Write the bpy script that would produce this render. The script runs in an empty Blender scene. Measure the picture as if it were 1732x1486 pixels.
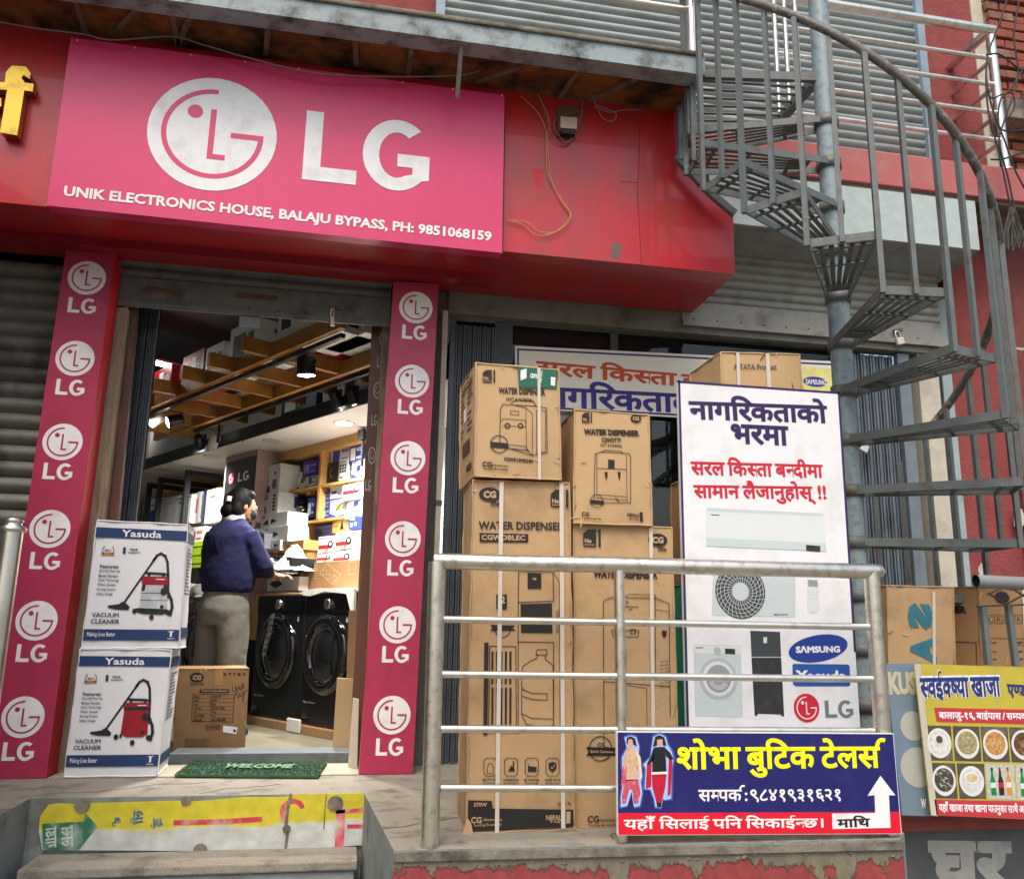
import bpy, bmesh, math, random
import numpy as np
from mathutils import Vector, Matrix
random.seed(7)
SC=bpy.context.scene; COL=SC.collection
R=math.radians
# ---------------------------------------------------------------- camera
FPX,CX,CY=1452.8,866.0,743.0
yaw,pitch,roll=R(10.41),R(12.28),R(1.073)
_f=np.array([math.sin(yaw)*math.cos(pitch),math.cos(yaw)*math.cos(pitch),math.sin(pitch)])
_r=np.array([math.cos(yaw),-math.sin(yaw),0.]); _u=np.cross(_r,_f)
CR=math.cos(roll)*_r+math.sin(roll)*_u; CU=-math.sin(roll)*_r+math.cos(roll)*_u; CF=_f
EYE=np.array([0.,0.,.75])
cd=bpy.data.cameras.new('camera'); cam=bpy.data.objects.new('camera',cd); COL.objects.link(cam)
cd.sensor_fit='HORIZONTAL'; cd.sensor_width=36; cd.lens=36*FPX/1732; cd.clip_start=.05; cd.clip_end=500
M4=Matrix(((CR[0],CU[0],-CF[0],0),(CR[1],CU[1],-CF[1],0),(CR[2],CU[2],-CF[2],.75),(0,0,0,1)))
cam.matrix_world=M4; SC.camera=cam
# ---------------------------------------------------------------- world, sun, exposure
w=bpy.data.worlds.new('World'); SC.world=w; w.use_nodes=True
nt=w.node_tree; bg=nt.nodes['Background']; sky=nt.nodes.new('ShaderNodeTexSky')
sky.sky_type='NISHITA'; sky.sun_disc=False; sky.sun_elevation=R(58); sky.sun_rotation=R(200)
sky.air_density=1.2; sky.dust_density=5; sky.ozone_density=1
nt.links.new(sky.outputs[0],bg.inputs[0]); bg.inputs[1].default_value=.15
sl=bpy.data.lights.new('sun','SUN'); sl.energy=1.0; sl.angle=R(24); sl.color=(1,.95,.87)
so=bpy.data.objects.new('sun',sl); COL.objects.link(so)
_sd=Vector((-math.sin(R(20))*math.cos(R(58)),-math.cos(R(20))*math.cos(R(58)),math.sin(R(58))))
so.rotation_euler=_sd.to_track_quat('Z','Y').to_euler(); so.location=(0,-6,12)
SC.view_settings.view_transform='Standard'; SC.view_settings.look='None'
SC.view_settings.exposure=.68; SC.view_settings.gamma=1
SC.cycles.max_bounces=8; SC.cycles.use_denoising=True
# ---------------------------------------------------------------- pixels of the survey -> points
def ray(u,v): return CF+(u-CX)/FPX*CR-(v-CY)/FPX*CU
def PY(u,v,y): d=ray(u,v); return EYE+d*(y/d[1])
def PZ(u,v,z): d=ray(u,v); return EYE+d*((z-.75)/d[2])
class Plane:
    def __init__(s,O,ex,ey=(0,0,1)):
        s.O=np.array(O,float); s.ex=np.array(ex,float)/np.linalg.norm(ex); s.ey=np.array(ey,float)/np.linalg.norm(ey)
        s.n=np.cross(s.ex,s.ey)
    def px(s,u,v):
        d=ray(u,v); t=((s.O-EYE)@s.n)/(d@s.n); p=EYE+d*t-s.O
        return (p@s.ex,p@s.ey)
    def at(s,a,b,h=0): return s.O+a*s.ex+b*s.ey+h*s.n
    def pts(s,L): return [s.px(*q) for q in L]
def YP(y): return Plane((0,y,0),(1,0,0))
class Frame:
    def __init__(s,O,ex,ey,ez=(0,0,1)):
        s.O=np.array(O,float); s.e=[np.array(q,float)/np.linalg.norm(q) for q in (ex,ey,ez)]
    def at(s,a,b,c): return s.O+a*s.e[0]+b*s.e[1]+c*s.e[2]
W0=Frame((0,0,0),(1,0,0),(0,1,0))
# ---------------------------------------------------------------- materials
def lin(h):
    h=h.lstrip('#'); c=[int(h[i:i+2],16)/255 for i in (0,2,4)]
    return tuple(x/12.92 if x<=.04045 else ((x+.055)/1.055)**2.4 for x in c)
_mats={}
def M(name,col,rough=.6,metal=0,dirt=None,ds=3,da=.5,st=(1,1,1),var=.12,vs=14,bump=.0,bs=60,spec=.5,coat=0,emit=None,es=0,trans=0,th=.5,ior=1.45):
    if name in _mats: return _mats[name]
    if isinstance(col,str): col=lin(col)
    m=bpy.data.materials.new(name); m.use_nodes=True; t=m.node_tree; p=t.nodes['Principled BSDF']
    N=t.nodes.new; L=t.links.new
    tc=N('ShaderNodeTexCoord'); mp=N('ShaderNodeMapping'); mp.inputs['Scale'].default_value=st; L(tc.outputs['Object'],mp.inputs[0])
    src=None
    def noise(scale,det,vec): 
        n=N('ShaderNodeTexNoise'); n.inputs['Scale'].default_value=scale; n.inputs['Detail'].default_value=det; n.inputs['Roughness'].default_value=.62; L(vec,n.inputs['Vector']); return n
    def mix(fac,a,b,mode='MIX'):
        x=N('ShaderNodeMix'); x.data_type='RGBA'; x.blend_type=mode
        if isinstance(fac,float): x.inputs[0].default_value=fac
        else: L(fac,x.inputs[0])
        for i,q in ((6,a),(7,b)):
            if isinstance(q,tuple): x.inputs[i].default_value=(*q,1)
            else: L(q,x.inputs[i])
        return x.outputs[2]
    out=col
    if var:
        n=noise(vs,5,mp.outputs[0]); out=mix(n.outputs[0],tuple(max(0,c*(1-2*var)) for c in col),tuple(min(1,c*(1+2*var)) for c in col))
    if dirt:
        if isinstance(dirt,str): dirt=lin(dirt)
        n=noise(ds,9,mp.outputs[0]); r=N('ShaderNodeValToRGB'); r.color_ramp.elements[0].position=th; r.color_ramp.elements[1].position=min(1,th+.2)
        r.color_ramp.elements[1].color=(da,da,da,1); L(n.outputs[0],r.inputs[0])
        out=mix(r.outputs[0],out if not isinstance(out,tuple) else out,dirt)
    if isinstance(out,tuple): p.inputs['Base Color'].default_value=(*out,1)
    else: L(out,p.inputs['Base Color'])
    p.inputs['Roughness'].default_value=rough; p.inputs['Metallic'].default_value=metal
    p.inputs['Specular IOR Level'].default_value=spec; p.inputs['Coat Weight'].default_value=coat; p.inputs['IOR'].default_value=ior
    p.inputs['Transmission Weight'].default_value=trans
    if emit: 
        p.inputs['Emission Color'].default_value=(*(lin(emit) if isinstance(emit,str) else emit),1); p.inputs['Emission Strength'].default_value=es
    if bump:
        n=noise(bs,6,tc.outputs['Object']); b=N('ShaderNodeBump'); b.inputs['Strength'].default_value=bump; b.inputs['Distance'].default_value=.01
        L(n.outputs[0],b.inputs['Height']); L(b.outputs[0],p.inputs['Normal'])
    _mats[name]=m; return m
def peel(name,c1,c2,bands,rough=.8,scale=7,st=(1,1,1),edge=.06,bump=.4,z0=0,z1=1,amp=.5):
    """two paints meeting along a ragged edge; bands: mask value along height from z0 to z1 (local)"""
    m=bpy.data.materials.new(name); m.use_nodes=True; t=m.node_tree; p=t.nodes['Principled BSDF']; N=t.nodes.new; L=t.links.new
    tc=N('ShaderNodeTexCoord'); mp=N('ShaderNodeMapping'); mp.inputs['Scale'].default_value=st; L(tc.outputs['Object'],mp.inputs[0])
    n=N('ShaderNodeTexNoise'); n.inputs['Scale'].default_value=scale; n.inputs['Detail'].default_value=10; n.inputs['Roughness'].default_value=.68; L(mp.outputs[0],n.inputs['Vector'])
    n2=N('ShaderNodeTexNoise'); n2.inputs['Scale'].default_value=scale*6; n2.inputs['Detail'].default_value=6; L(mp.outputs[0],n2.inputs['Vector'])
    s=N('ShaderNodeSeparateXYZ'); L(tc.outputs['Object'],s.inputs[0]); mr=N('ShaderNodeMapRange'); mr.inputs[1].default_value=z0; mr.inputs[2].default_value=z1; L(s.outputs[2],mr.inputs[0])
    cr=N('ShaderNodeValToRGB'); e=cr.color_ramp.elements; e[0].position=bands[0][0]; e[0].color=(bands[0][1],)*3+(1,); e[1].position=bands[-1][0]; e[1].color=(bands[-1][1],)*3+(1,)
    for q,v in bands[1:-1]: x=e.new(q); x.color=(v,v,v,1)
    L(mr.outputs[0],cr.inputs[0])
    a=N('ShaderNodeMath'); a.operation='MULTIPLY_ADD'; L(n.outputs[0],a.inputs[0]); a.inputs[1].default_value=amp*2; a.inputs[2].default_value=-amp
    b=N('ShaderNodeMath'); b.operation='ADD'; L(a.outputs[0],b.inputs[0]); L(cr.outputs[0],b.inputs[1])
    r=N('ShaderNodeValToRGB'); r.color_ramp.elements[0].position=.5-edge; r.color_ramp.elements[1].position=.5+edge; L(b.outputs[0],r.inputs[0])
    def tint(c):
        x=N('ShaderNodeMix'); x.data_type='RGBA'; c=lin(c); L(n2.outputs[0],x.inputs[0]); x.inputs[6].default_value=(*[q*.55 for q in c],1); x.inputs[7].default_value=(*[min(1,q*1.4) for q in c],1); return x.outputs[2]
    x=N('ShaderNodeMix'); x.data_type='RGBA'; L(r.outputs[0],x.inputs[0]); L(tint(c1),x.inputs[6]); L(tint(c2),x.inputs[7]); L(x.outputs[2],p.inputs['Base Color'])
    p.inputs['Roughness'].default_value=rough; bm=N('ShaderNodeBump'); bm.inputs['Strength'].default_value=bump; bm.inputs['Distance'].default_value=.01
    ad=N('ShaderNodeMath'); ad.operation='ADD'; L(r.outputs[0],ad.inputs[0]); L(n2.outputs[0],ad.inputs[1]); L(ad.outputs[0],bm.inputs['Height']); L(bm.outputs[0],p.inputs['Normal'])
    _mats[name]=m; return m
# ---------------------------------------------------------------- lettering
_tc={}
def tmesh(body,b=0.0):
    k=(body,b)
    if k in _tc: return _tc[k]
    c=bpy.data.curves.new('t','FONT'); c.body=body; c.size=1; c.resolution_u=2
    c.fill_mode='FRONT' if b==0 else 'BOTH'; c.bevel_depth=b; c.bevel_resolution=0
    o=bpy.data.objects.new('t',c); COL.objects.link(o)
    m=bpy.data.meshes.new_from_object(o.evaluated_get(bpy.context.evaluated_depsgraph_get()))
    V=[tuple(v.co) for v in m.vertices]; Fc=[tuple(p.vertices) for p in m.polygons if p.normal.z>-.01]
    bpy.data.objects.remove(o); bpy.data.curves.remove(c); bpy.data.meshes.remove(m)
    _tc[k]=(V,Fc); return V,Fc
def half(body,b,cut):
    V,Fc=tmesh(body,b); bm=bmesh.new(); vs=[bm.verts.new(v) for v in V]
    for f in Fc:
        try: bm.faces.new([vs[i] for i in f])
        except ValueError: pass
    xm=max(v[0] for v in V)-b
    bmesh.ops.bisect_plane(bm,geom=bm.verts[:]+bm.edges[:]+bm.faces[:],plane_co=(xm-cut,0,0),plane_no=(1,0,0),clear_outer=True)
    bm.verts.index_update(); r=([tuple(v.co) for v in bm.verts],[tuple(v.index for v in f.verts) for f in bm.faces]); bm.free(); return r
def H(c,cut=.175): return ('h',c,cut)
def deva(seq,b=.03):
    V=[];F=[];x=0
    for t in seq:
        if isinstance(t,str):
            if t==' ': x+=.2; continue
            v,f=tmesh(t,b); x0=min(p[0] for p in v)+b; w_=max(p[0] for p in v)-b
        elif t[0]=='h':
            v,f=half(t[1],b,t[2]); x0=min(p[0] for p in v)+b; w_=max(p[0] for p in v)
        else:
            v,f=tmesh('े',b); a=max(p[0] for p in v); n=len(V)
            V+=[(a-p[0]+x-.155,p[1],p[2]) for p in v]; F+=[tuple(i+n for i in reversed(q)) for q in f]; continue
        n=len(V); V+=[(p[0]-x0+x,p[1],p[2]) for p in v]; F+=[tuple(i+n for i in q) for q in f]; x+=w_-x0
    return V,F
RE=('r',)
# ---------------------------------------------------------------- mesh collector
BASE={}
def tag(o,label,cat,group=None,kind=None):
    if label: o['label']=label
    if cat: o['category']=cat
    if group: o['group']=group
    if kind: o['kind']=kind
    return o
def thing(name,label,cat,base,group=None):
    o=bpy.data.objects.new(name,None); COL.objects.link(o); o.location=[float(x) for x in base]; o.empty_display_size=.05
    BASE[o.name]=np.array(base,float); return tag(o,label,cat,group)
class MB:
    def __init__(s): s.v=[];s.f=[];s.m=[];s.s=[];s.c=[]
    def cut(s): # what follows becomes an object of its own
        if s.v: s.c.append((len(s.v),len(s.f)))
        return s
    def add(s,V,F,mi=0,sm=False):
        n=len(s.v); s.v+=[tuple(float(c) for c in p) for p in V]
        for q in F: s.f.append(tuple(i+n for i in q)); s.m.append(mi); s.s.append(sm)
        return s
    def hexa(s,P,mi=0): # P: 4 bottom ring, 4 top ring (any consistent order)
        return s.add(P,[(3,2,1,0),(4,5,6,7),(0,1,5,4),(1,2,6,5),(2,3,7,6),(3,0,4,7)],mi)
    def box(s,a0,a1,b0,b1,c0,c1,mi=0,fr=W0):
        return s.hexa([fr.at(x,y,z) for z in (c0,c1) for x,y in ((a0,b0),(a1,b0),(a1,b1),(a0,b1))],mi)
    def bar(s,p,q,w,h,up=(0,0,1),mi=0):
        p=np.array(p,float);q=np.array(q,float);d=(q-p)/np.linalg.norm(q-p);up=np.array(up,float)
        x=np.cross(d,up); 
        if np.linalg.norm(x)<1e-4: x=np.cross(d,(1,0,0))
        x/=np.linalg.norm(x); y=np.cross(x,d)
        return s.hexa([c+x*i*w/2+y*j*h/2 for c in (p,q) for i,j in ((-1,-1),(1,-1),(1,1),(-1,1))],mi)
    def tube(s,pts,r,n=12,mi=0,cap=True,closed=False):
        P=[np.array(p,float) for p in pts]; rs=r if isinstance(r,(list,tuple)) else [r]*len(P); rings=[]; x=None
        for i,p in enumerate(P):
            a=P[i-1] if i>0 else (P[-1] if closed else p); b=P[(i+1)%len(P)] if (i<len(P)-1 or closed) else p
            d=b-a; d/=max(np.linalg.norm(d),1e-9)
            if x is None:
                x=np.cross(d,(0,0,1)); 
                if np.linalg.norm(x)<.05: x=np.cross(d,(1,0,0))
            x=x-d*(x@d); x/=np.linalg.norm(x); y=np.cross(d,x)
            rings.append([p+rs[i]*(math.cos(2*math.pi*k/n)*x+math.sin(2*math.pi*k/n)*y) for k in range(n)])
        V=[q for g in rings for q in g]; F=[]; m=len(P)
        for i in range(m-1 if not closed else m):
            for k in range(n):
                a=i*n+k;b=i*n+(k+1)%n;c=((i+1)%m)*n+(k+1)%n;d2=((i+1)%m)*n+k; F.append((a,b,c,d2))
        s.add(V,F,mi,True)
        if cap and not closed: s.add(rings[0],[tuple(range(n))[::-1]],mi); s.add(rings[-1],[tuple(range(n))],mi)
        return s
    def lathe(s,prof,fr,n=24,mi=0,sm=True,cap=True):
        V=[fr.at(r*math.cos(2*math.pi*k/n),r*math.sin(2*math.pi*k/n),z) for r,z in prof for k in range(n)]
        F=[(i*n+k,i*n+(k+1)%n,(i+1)*n+(k+1)%n,(i+1)*n+k) for i in range(len(prof)-1) for k in range(n)]
        s.add(V,F,mi,sm)
        for i,rev in ((0,True),(len(prof)-1,False)):
            if prof[i][0]>1e-6 and cap: s.add(V[i*n:(i+1)*n],[tuple(range(n))[::-1] if rev else tuple(range(n))],mi)
        return s
    def poly(s,pl,P,h0,h1,mi=0,side=None): # prism of a 2-D outline
        A=sum(P[i-1][0]*P[i][1]-P[i][0]*P[i-1][1] for i in range(len(P)))
        if A<0: P=P[::-1]
        n=len(P); s.add([pl.at(a,b,h1) for a,b in P],[tuple(range(n))],mi)
        V=[pl.at(a,b,h) for h in (h0,h1) for a,b in P]
        s.add(V,[(i,(i+1)%n,n+(i+1)%n,n+i) for i in range(n)],mi if side is None else side)
        if h1-h0>.004: s.add([pl.at(a,b,h0) for a,b in P],[tuple(range(n))[::-1]],mi if side is None else side)
        return s
    def pp(s,pl,L,h0,h1,mi=0): return s.poly(pl,pl.pts(L),h0,h1,mi)
    def rect(s,pl,a0,a1,b0,b1,h0,h1,mi=0): return s.poly(pl,[(a0,b0),(a1,b0),(a1,b1),(a0,b1)],h0,h1,mi)
    def ell(s,pl,c,rx,ry,h0,h1,mi=0,n=36): return s.poly(pl,[(c[0]+rx*math.cos(2*math.pi*k/n),c[1]+ry*math.sin(2*math.pi*k/n)) for k in range(n)],h0,h1,mi)
    def line(s,pl,P,wd,h,mi=0,closed=False): # flat stroke
        if closed: P=P+[P[0]]
        j_=0
        for (a,b),(c,d) in zip(P,P[1:]):
            l=math.hypot(c-a,d-b)
            if l<1e-6: continue
            x,y=(c-a)/l*wd/2,(d-b)/l*wd/2; q=[(a-x+y,b-y-x),(c+x+y,d+y-x),(c+x-y,d+y+x),(a-x-y,b-y+x)]
            s.poly(pl,q,h-.0004,h+j_,mi); j_+=.00004
        return s
    def arc(s,pl,c,r0,r1,a0,a1,h0,h1,mi=0,n=30,sy=1):
        A=[R(a0+(a1-a0)*k/n) for k in range(n+1)]
        P=[(c[0]+r1*math.cos(a),c[1]+sy*r1*math.sin(a)) for a in A]; Q=[(c[0]+r0*math.cos(a),c[1]+sy*r0*math.sin(a)) for a in A]
        for k in range(n): s.poly(pl,[Q[k],P[k],P[k+1],Q[k+1]],h0,h1,mi)
        return s
    def text(s,pl,t,BL,BR,TL,h,mi=0,b=.02,px=True,zs=.3):
        V,F=tmesh(t,b) if isinstance(t,str) else deva(t,b)
        if px: BL,BR,TL=pl.px(*BL),pl.px(*BR),pl.px(*TL)
        l_=math.hypot(BR[0]-BL[0],BR[1]-BL[1]); nx,ny=-(BR[1]-BL[1])/l_,(BR[0]-BL[0])/l_; d_=(TL[0]-BL[0])*nx+(TL[1]-BL[1])*ny; TL=(BL[0]+nx*d_,BL[1]+ny*d_)
        x0=min(p[0] for p in V);x1=max(p[0] for p in V);y0=min(p[1] for p in V);y1=max(p[1] for p in V)
        ax=((BR[0]-BL[0]),(BR[1]-BL[1])); ay=((TL[0]-BL[0]),(TL[1]-BL[1])); k=.0012/max(b,.01)*zs
        P=[]
        for x,y,z in V:
            f,g=(x-x0)/(x1-x0),(y-y0)/(y1-y0); P.append(pl.at(BL[0]+f*ax[0]+g*ay[0],BL[1]+f*ax[1]+g*ay[1],h+max(z,-.5*b)*k))
        return s.add(P,F,mi)
    def textw(s,pl,t,c,width,height,h,mi=0,b=.02,ang=0): # centred, metric
        ca,sa=math.cos(ang),math.sin(ang); f=lambda x,y:(c[0]+x*ca-y*sa,c[1]+x*sa+y*ca)
        return s.text(pl,t,f(-width/2,-height/2),f(width/2,-height/2),f(-width/2,height/2),h,mi,b,px=False)
    def build(s,name,mats,parent=None,**kw):
        if s.c:
            E=[(0,0)]+s.c+[(len(s.v),len(s.f))]; out=[]
            for (v0,f0),(v1,f1) in zip(E,E[1:]):
                q=MB(); q.v=s.v[v0:v1]; q.f=[tuple(i-v0 for i in t) for t in s.f[f0:f1]]; q.m=s.m[f0:f1]; q.s=s.s[f0:f1]; out.append(q.build1(name,mats,parent,**kw))
            return out[0]
        return s.build1(name,mats,parent,**kw)
    def build1(s,name,mats,parent=None,base=None,bevel=0,label=None,cat=None,group=None,kind=None,seg=2,sub=None):
        if parent is not None:
            root=parent
            while root.parent: root=root.parent
            B=BASE[root.name]
        else: B=np.array(base if base is not None else np.min(np.array(s.v),0)*[.5,.5,1]+np.max(np.array(s.v),0)*[.5,.5,0],float)
        me=bpy.data.meshes.new(name); me.from_pydata([tuple(np.array(p)-B) for p in s.v],[],s.f)
        mats=mats if isinstance(mats,(list,tuple)) else [mats]
        for m in mats: me.materials.append(m)
        me.polygons.foreach_set('material_index',s.m); me.polygons.foreach_set('use_smooth',s.s); me.update()
        o=bpy.data.objects.new(name,me); COL.objects.link(o)
        if parent is not None: o.parent=parent
        else: o.location=[float(x) for x in B]; BASE[o.name]=B
        if bevel:
            d=o.modifiers.new('b','BEVEL'); d.width=bevel; d.segments=seg; d.limit_method='ANGLE'; d.angle_limit=R(40)
        return tag(o,label,cat,group,kind)
# emblem and letter shapes shared by signs
def emblem(mb,pl,c,r,h,fg=0,bg=1,t=.001):
    a,b=c
    mb.ell(pl,c,r,r,h-t,h,fg,40); k=h+.0012
    mb.ell(pl,(a-.30*r,b+.36*r),.12*r,.12*r,h,k,bg,14)
    mb.poly(pl,[(a-.06*r,b+.43*r),(a-.06*r,b-.45*r),(a+.22*r,b-.45*r),(a+.22*r,b-.36*r),(a+.03*r,b-.36*r),(a+.03*r,b+.43*r)],h,k,bg)
    mb.arc(pl,c,.71*r,.79*r,88,360,h,k,bg,36)
    mb.rect(pl,a+.28*r,a+.79*r,b-.04*r,b+.05*r,h,k+.0004,bg)
def lgword(mb,pl,x0,x1,y0,y1,h,t,mi=0,sk=(0,0)):
    """LG letters filling a box; sk: slope (dy per x) not needed on real planes"""
    w_=x1-x0; hh=y1-y0; f=lambda x,y:(x0+x*w_,y0+y*hh)
    mb.poly(pl,[f(0,0),f(0,1),f(.135,1),f(.135,.2),f(.42,.2),f(.42,0)],h-t,h,mi)
    c=(.735,.5); P=[]
    for k in range(27):
        a=R(48+(318-48)*k/26); P.append(f(c[0]+.275*math.cos(a),c[1]+.52*math.sin(a)))
    P+=[f(1,.17),f(1,.52),f(.74,.52),f(.74,.335),f(.865,.335),f(.865,.235)]
    for k in range(19):
        a=R(300-(300-52)*k/18); P.append(f(c[0]+.145*math.cos(a),c[1]+.335*math.sin(a)))
    mb.poly(pl,P,h-t,h,mi)
# ================================================================ materials
conc=M('concrete','#8b8579',.92,dirt='#48433a',ds=7,da=.8,th=.5,var=.2,vs=85,bump=.6,bs=30)
concd=M('old_concrete','#7d776a',.95,dirt='#3c382f',ds=6,da=.85,var=.2,bump=1,bs=22,th=.45)
side_paint=M('weathered_grey_paint','#7f8685',.8,dirt='#5d584c',ds=5,da=.8,var=.1,bump=.3)
beige=M('door_slab_stone','#a39b86',.75,dirt='#6d6656',ds=3,da=.6,bump=.15)
red_paint=M('red_fascia_paint','#b3222a',.34,dirt='#7a443d',ds=2.8,da=.55,st=(1.5,1.5,.6),th=.46,var=.07,bump=.05,bs=8,coat=.2)
red_wall=M('red_rough_wall','#87423e',.9,dirt='#6d2a2c',ds=5,da=.5,var=.1,bump=.7,bs=55)
red_band=M('faded_red_band','#a85f5c',.8,dirt='#9a7a72',ds=6,da=.55,var=.06,bump=.2)
plinth_red=peel('peeling_red_paint','#8a3939','#716a59',[(0,.36),(.78,.36),(.9,.43),(.95,.58),(.985,1)],.88,3.2,(1.5,1,.8),.025,.7,-.02,.79,.75)
steel_grey=M('blue_grey_steel_paint','#6d7a7e',.5,dirt='#4b4b46',ds=6,da=.7,var=.08,bump=.12,bs=50)
steel_dark=M('dark_grey_gate_paint','#4b535a',.45,dirt='#2c2c2a',ds=6,da=.6,var=.08)
stair_paint=M('stair_grey_paint','#5f6664',.5,dirt='#573f2c',ds=11,da=.75,var=.12,bump=.2,bs=60,th=.52)
pole_paint=M('galvanised_pole_paint','#7f9094',.42,dirt='#4f5350',ds=26,da=.6,var=.1,bump=.12,bs=80)
rail_worn=M('worn_handrail_paint','#5d5a54',.5,dirt='#b3aca0',ds=22,da=.8,var=.2,th=.52,bump=.4,bs=80)
rust=M('rusty_sheet','#7d4d1e',.95,dirt='#0f0b08',ds=3.4,da=.97,var=.38,vs=12,bump=.6,bs=40,th=.43)
rustpale=M('pale_rust_strip','#6b5a48',.85,dirt='#2b2019',ds=12,da=.8,var=.2)
stainless=M('stainless_steel','#e3dfd4',.3,metal=1,dirt='#8d8674',ds=16,da=.4,st=(1,1,.35),var=.06)
stainlessw=M('worn_stainless_steel','#dcd6c8',.34,metal=1,dirt='#7d7462',ds=24,da=.6,var=.08,bump=.08)
shut_grey=M('grey_shutter_paint','#8f9897',.5,dirt='#5b5b52',ds=5,da=.6,st=(.5,1,2),var=.07)
shut_dark=M('dirty_shutter','#86867c',.5,dirt='#1d1913',ds=3.2,da=.92,st=(1.1,1,.55),var=.12,th=.5)
shut_mid=M('door_shutter_paint','#6a6d69',.5,dirt='#302d28',ds=5,da=.7,var=.1)
plaster=M('cream_plaster','#b9b3a2',.9,dirt='#8a8272',ds=5,da=.5,bump=.3)
white_plaster=M('pale_blue_plaster','#a7b4b2',.75,dirt='#98a3a0',ds=4,da=.5,bump=.25,bs=20)
under_grey=M('grey_underside','#8e9492',.85,dirt='#5c5f5b',ds=4,da=.6)
brick=None
black=M('black_paint','#161618',.5,var=0)
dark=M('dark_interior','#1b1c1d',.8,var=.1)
wirem=M('cable_black','#1e1d1b',.6,var=0); wireg=M('cable_grey','#6f6a62',.6); wirey=M('cable_yellow','#b7a45c',.6,var=0)
whitep=M('white_print','#e2e0e0',.5,dirt='#bdb9b6',ds=10,da=.5,var=.02)
sign_pink=M('pink_sign_vinyl','#c93564',.36,dirt='#b02c55',ds=2,da=.4,var=.03)
pill_pink=M('dark_pink_vinyl','#a52f4e',.45,dirt='#86263c',ds=5,da=.5,var=.03)
pill_side=M('bright_red_edge','#c01226',.4,var=.03)
letter_white=M('white_sign_acrylic','#dcdcdc',.45,dirt='#b2b0b0',ds=7,da=.6,var=.05,vs=25)
gold=M('gold_letter_metal','#bfa045',.32,metal=.9,dirt='#5d5130',ds=9,da=.8,th=.52,var=.05)
yellow_sheet=peel('old_yellow_sheet','#c3b62a','#b9bcb8',[(0,.72),(.08,.62),(.2,.78),(.48,.62),(.62,.30),(1,.12)],.6,2.6,(1,1,1.2),.09,.15,-.03,.22,.55)
glass=M('window_glass',(.75,.8,.8),.03,trans=1,var=0,ior=1.45)
# ================================================================ the setting
g=MB(); g.box(-40,40,-40,3.7,-1,-.8); g.build('street',M('asphalt','#77736a',.95,dirt='#8a857a',ds=1.5,da=.5,bump=.5),kind='structure')
GP=Plane((0,0,0),(1,0,0),(0,1,0))
f=MB(); f.poly(GP,[(-6,3.2),(-1.3,3.2),(-1.28,4.2),(.12,4.2),(.2,3.17),(2.08,3.13),(2.16,3.22),(2.2,3.62),(7,3.62),(7,5),(3,5),(3,5.6),(-6,5.6)],-.8,0,0,side=1)
fc=f.build('forecourt',[conc,side_paint],kind='structure')
rk=random.Random(12); GQ=Plane((0,0,0),(1,0,0),(0,1,0))
for (x,y,dx,dy,n) in ((.18,3.5,.1,.04,9),(1.0,3.25,.05,.06,7),(-1.25,4.3,.09,.03,10),(.6,4.0,.08,-.03,8),(1.6,3.3,.04,.07,8),(-.6,4.25,.06,.05,7)):
    k=MB(); P=[(x,y)]
    for _ in range(n): x+=dx*rk.uniform(.4,1.2)+rk.uniform(-.02,.02); y+=dy*rk.uniform(.3,1.2)+rk.uniform(-.03,.03); P.append((x,y))
    k.line(GQ,P,rk.uniform(.003,.006),.0012); k.build('crack',M('crack_dark','#2e2a24',.95,var=.1),fc)
f=MB(); f.box(-1.36,.1,4.68,5.06,.001,.006); f.build('door_slab',beige,kind='structure')
# painted plinth wall below the ledge
f=MB(); PL=Plane((.2,3.165,0),(1.88,-.04,0)); F0=MB()
f.rect(PL,0,1.88,-.8,-.006,.0,.012,0)
f.rect(PL,0,1.88,-.03,-.002,.012,.022,1)
for k in range(170): # crumbled rim
    a=random.uniform(0,1.88); r=random.uniform(.003,.013); f.lathe([(0,-r*.5),(r,-r*.2),(r*.8,r*.3),(0,r*.45)],Frame(PL.at(a,random.uniform(-.05,-.002),.008),(1,random.uniform(-.4,.4),random.uniform(-.3,.3)),(0,1,random.uniform(-.3,.3)),(.2,-.3,1)),7,1,False)
f.build('plinth_wall',[plinth_red,concd],label='low plinth wall with flaking red paint and bare mortar under the steel railing',cat='wall')
# stepped entry
s=MB(); s.box(-1.22,.1,3.95,4.19,-.26,-.22,0); s.box(-1.21,.09,3.965,4.19,-.8,-.262,1)
s.build('concrete_step',[conc,side_paint],bevel=.008,label='single concrete step with grey painted front below the shop entrance',cat='step')
# yellow riser sheet
rs=thing('riser_sheet','torn yellow sign sheet fixed sideways as the riser under the entrance','sign sheet',PY(340,1440,4.19)); P=YP(4.192)
rb=MB(); rb.pp(P,[(72,1437),(66,1405),(68,1380),(82,1360),(100,1357),(130,1359),(150,1357),(300,1353),(330,1354),(420,1347),(480,1347),(500,1342),(616,1340),(616,1428),(520,1434),(330,1438),(200,1437)],0,.004,0)
rb.build('sheet',yellow_sheet,rs)
k=MB(); k.pp(P,[(72,1392),(141,1388),(145,1374),(166,1396),(134,1436),(73,1437)],.004,.005); k.build('green_corner',M('green_print','#2c6f50',.6,dirt='#b4b8b2',ds=7,da=.9,th=.46,var=.1),rs)
k=MB()
for t,a,b_,c in (('गाडा',(78,1434),(78,1398),(96,1434)),('लस',(104,1432),(104,1396),(124,1432))): k.text(P,t,a,b_,c,.0062,0,.03)
k.build('lettering',M('pale_print','#bccabf',.6,dirt='#7f9a88',ds=10,da=.7,var=.05),rs)
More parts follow.
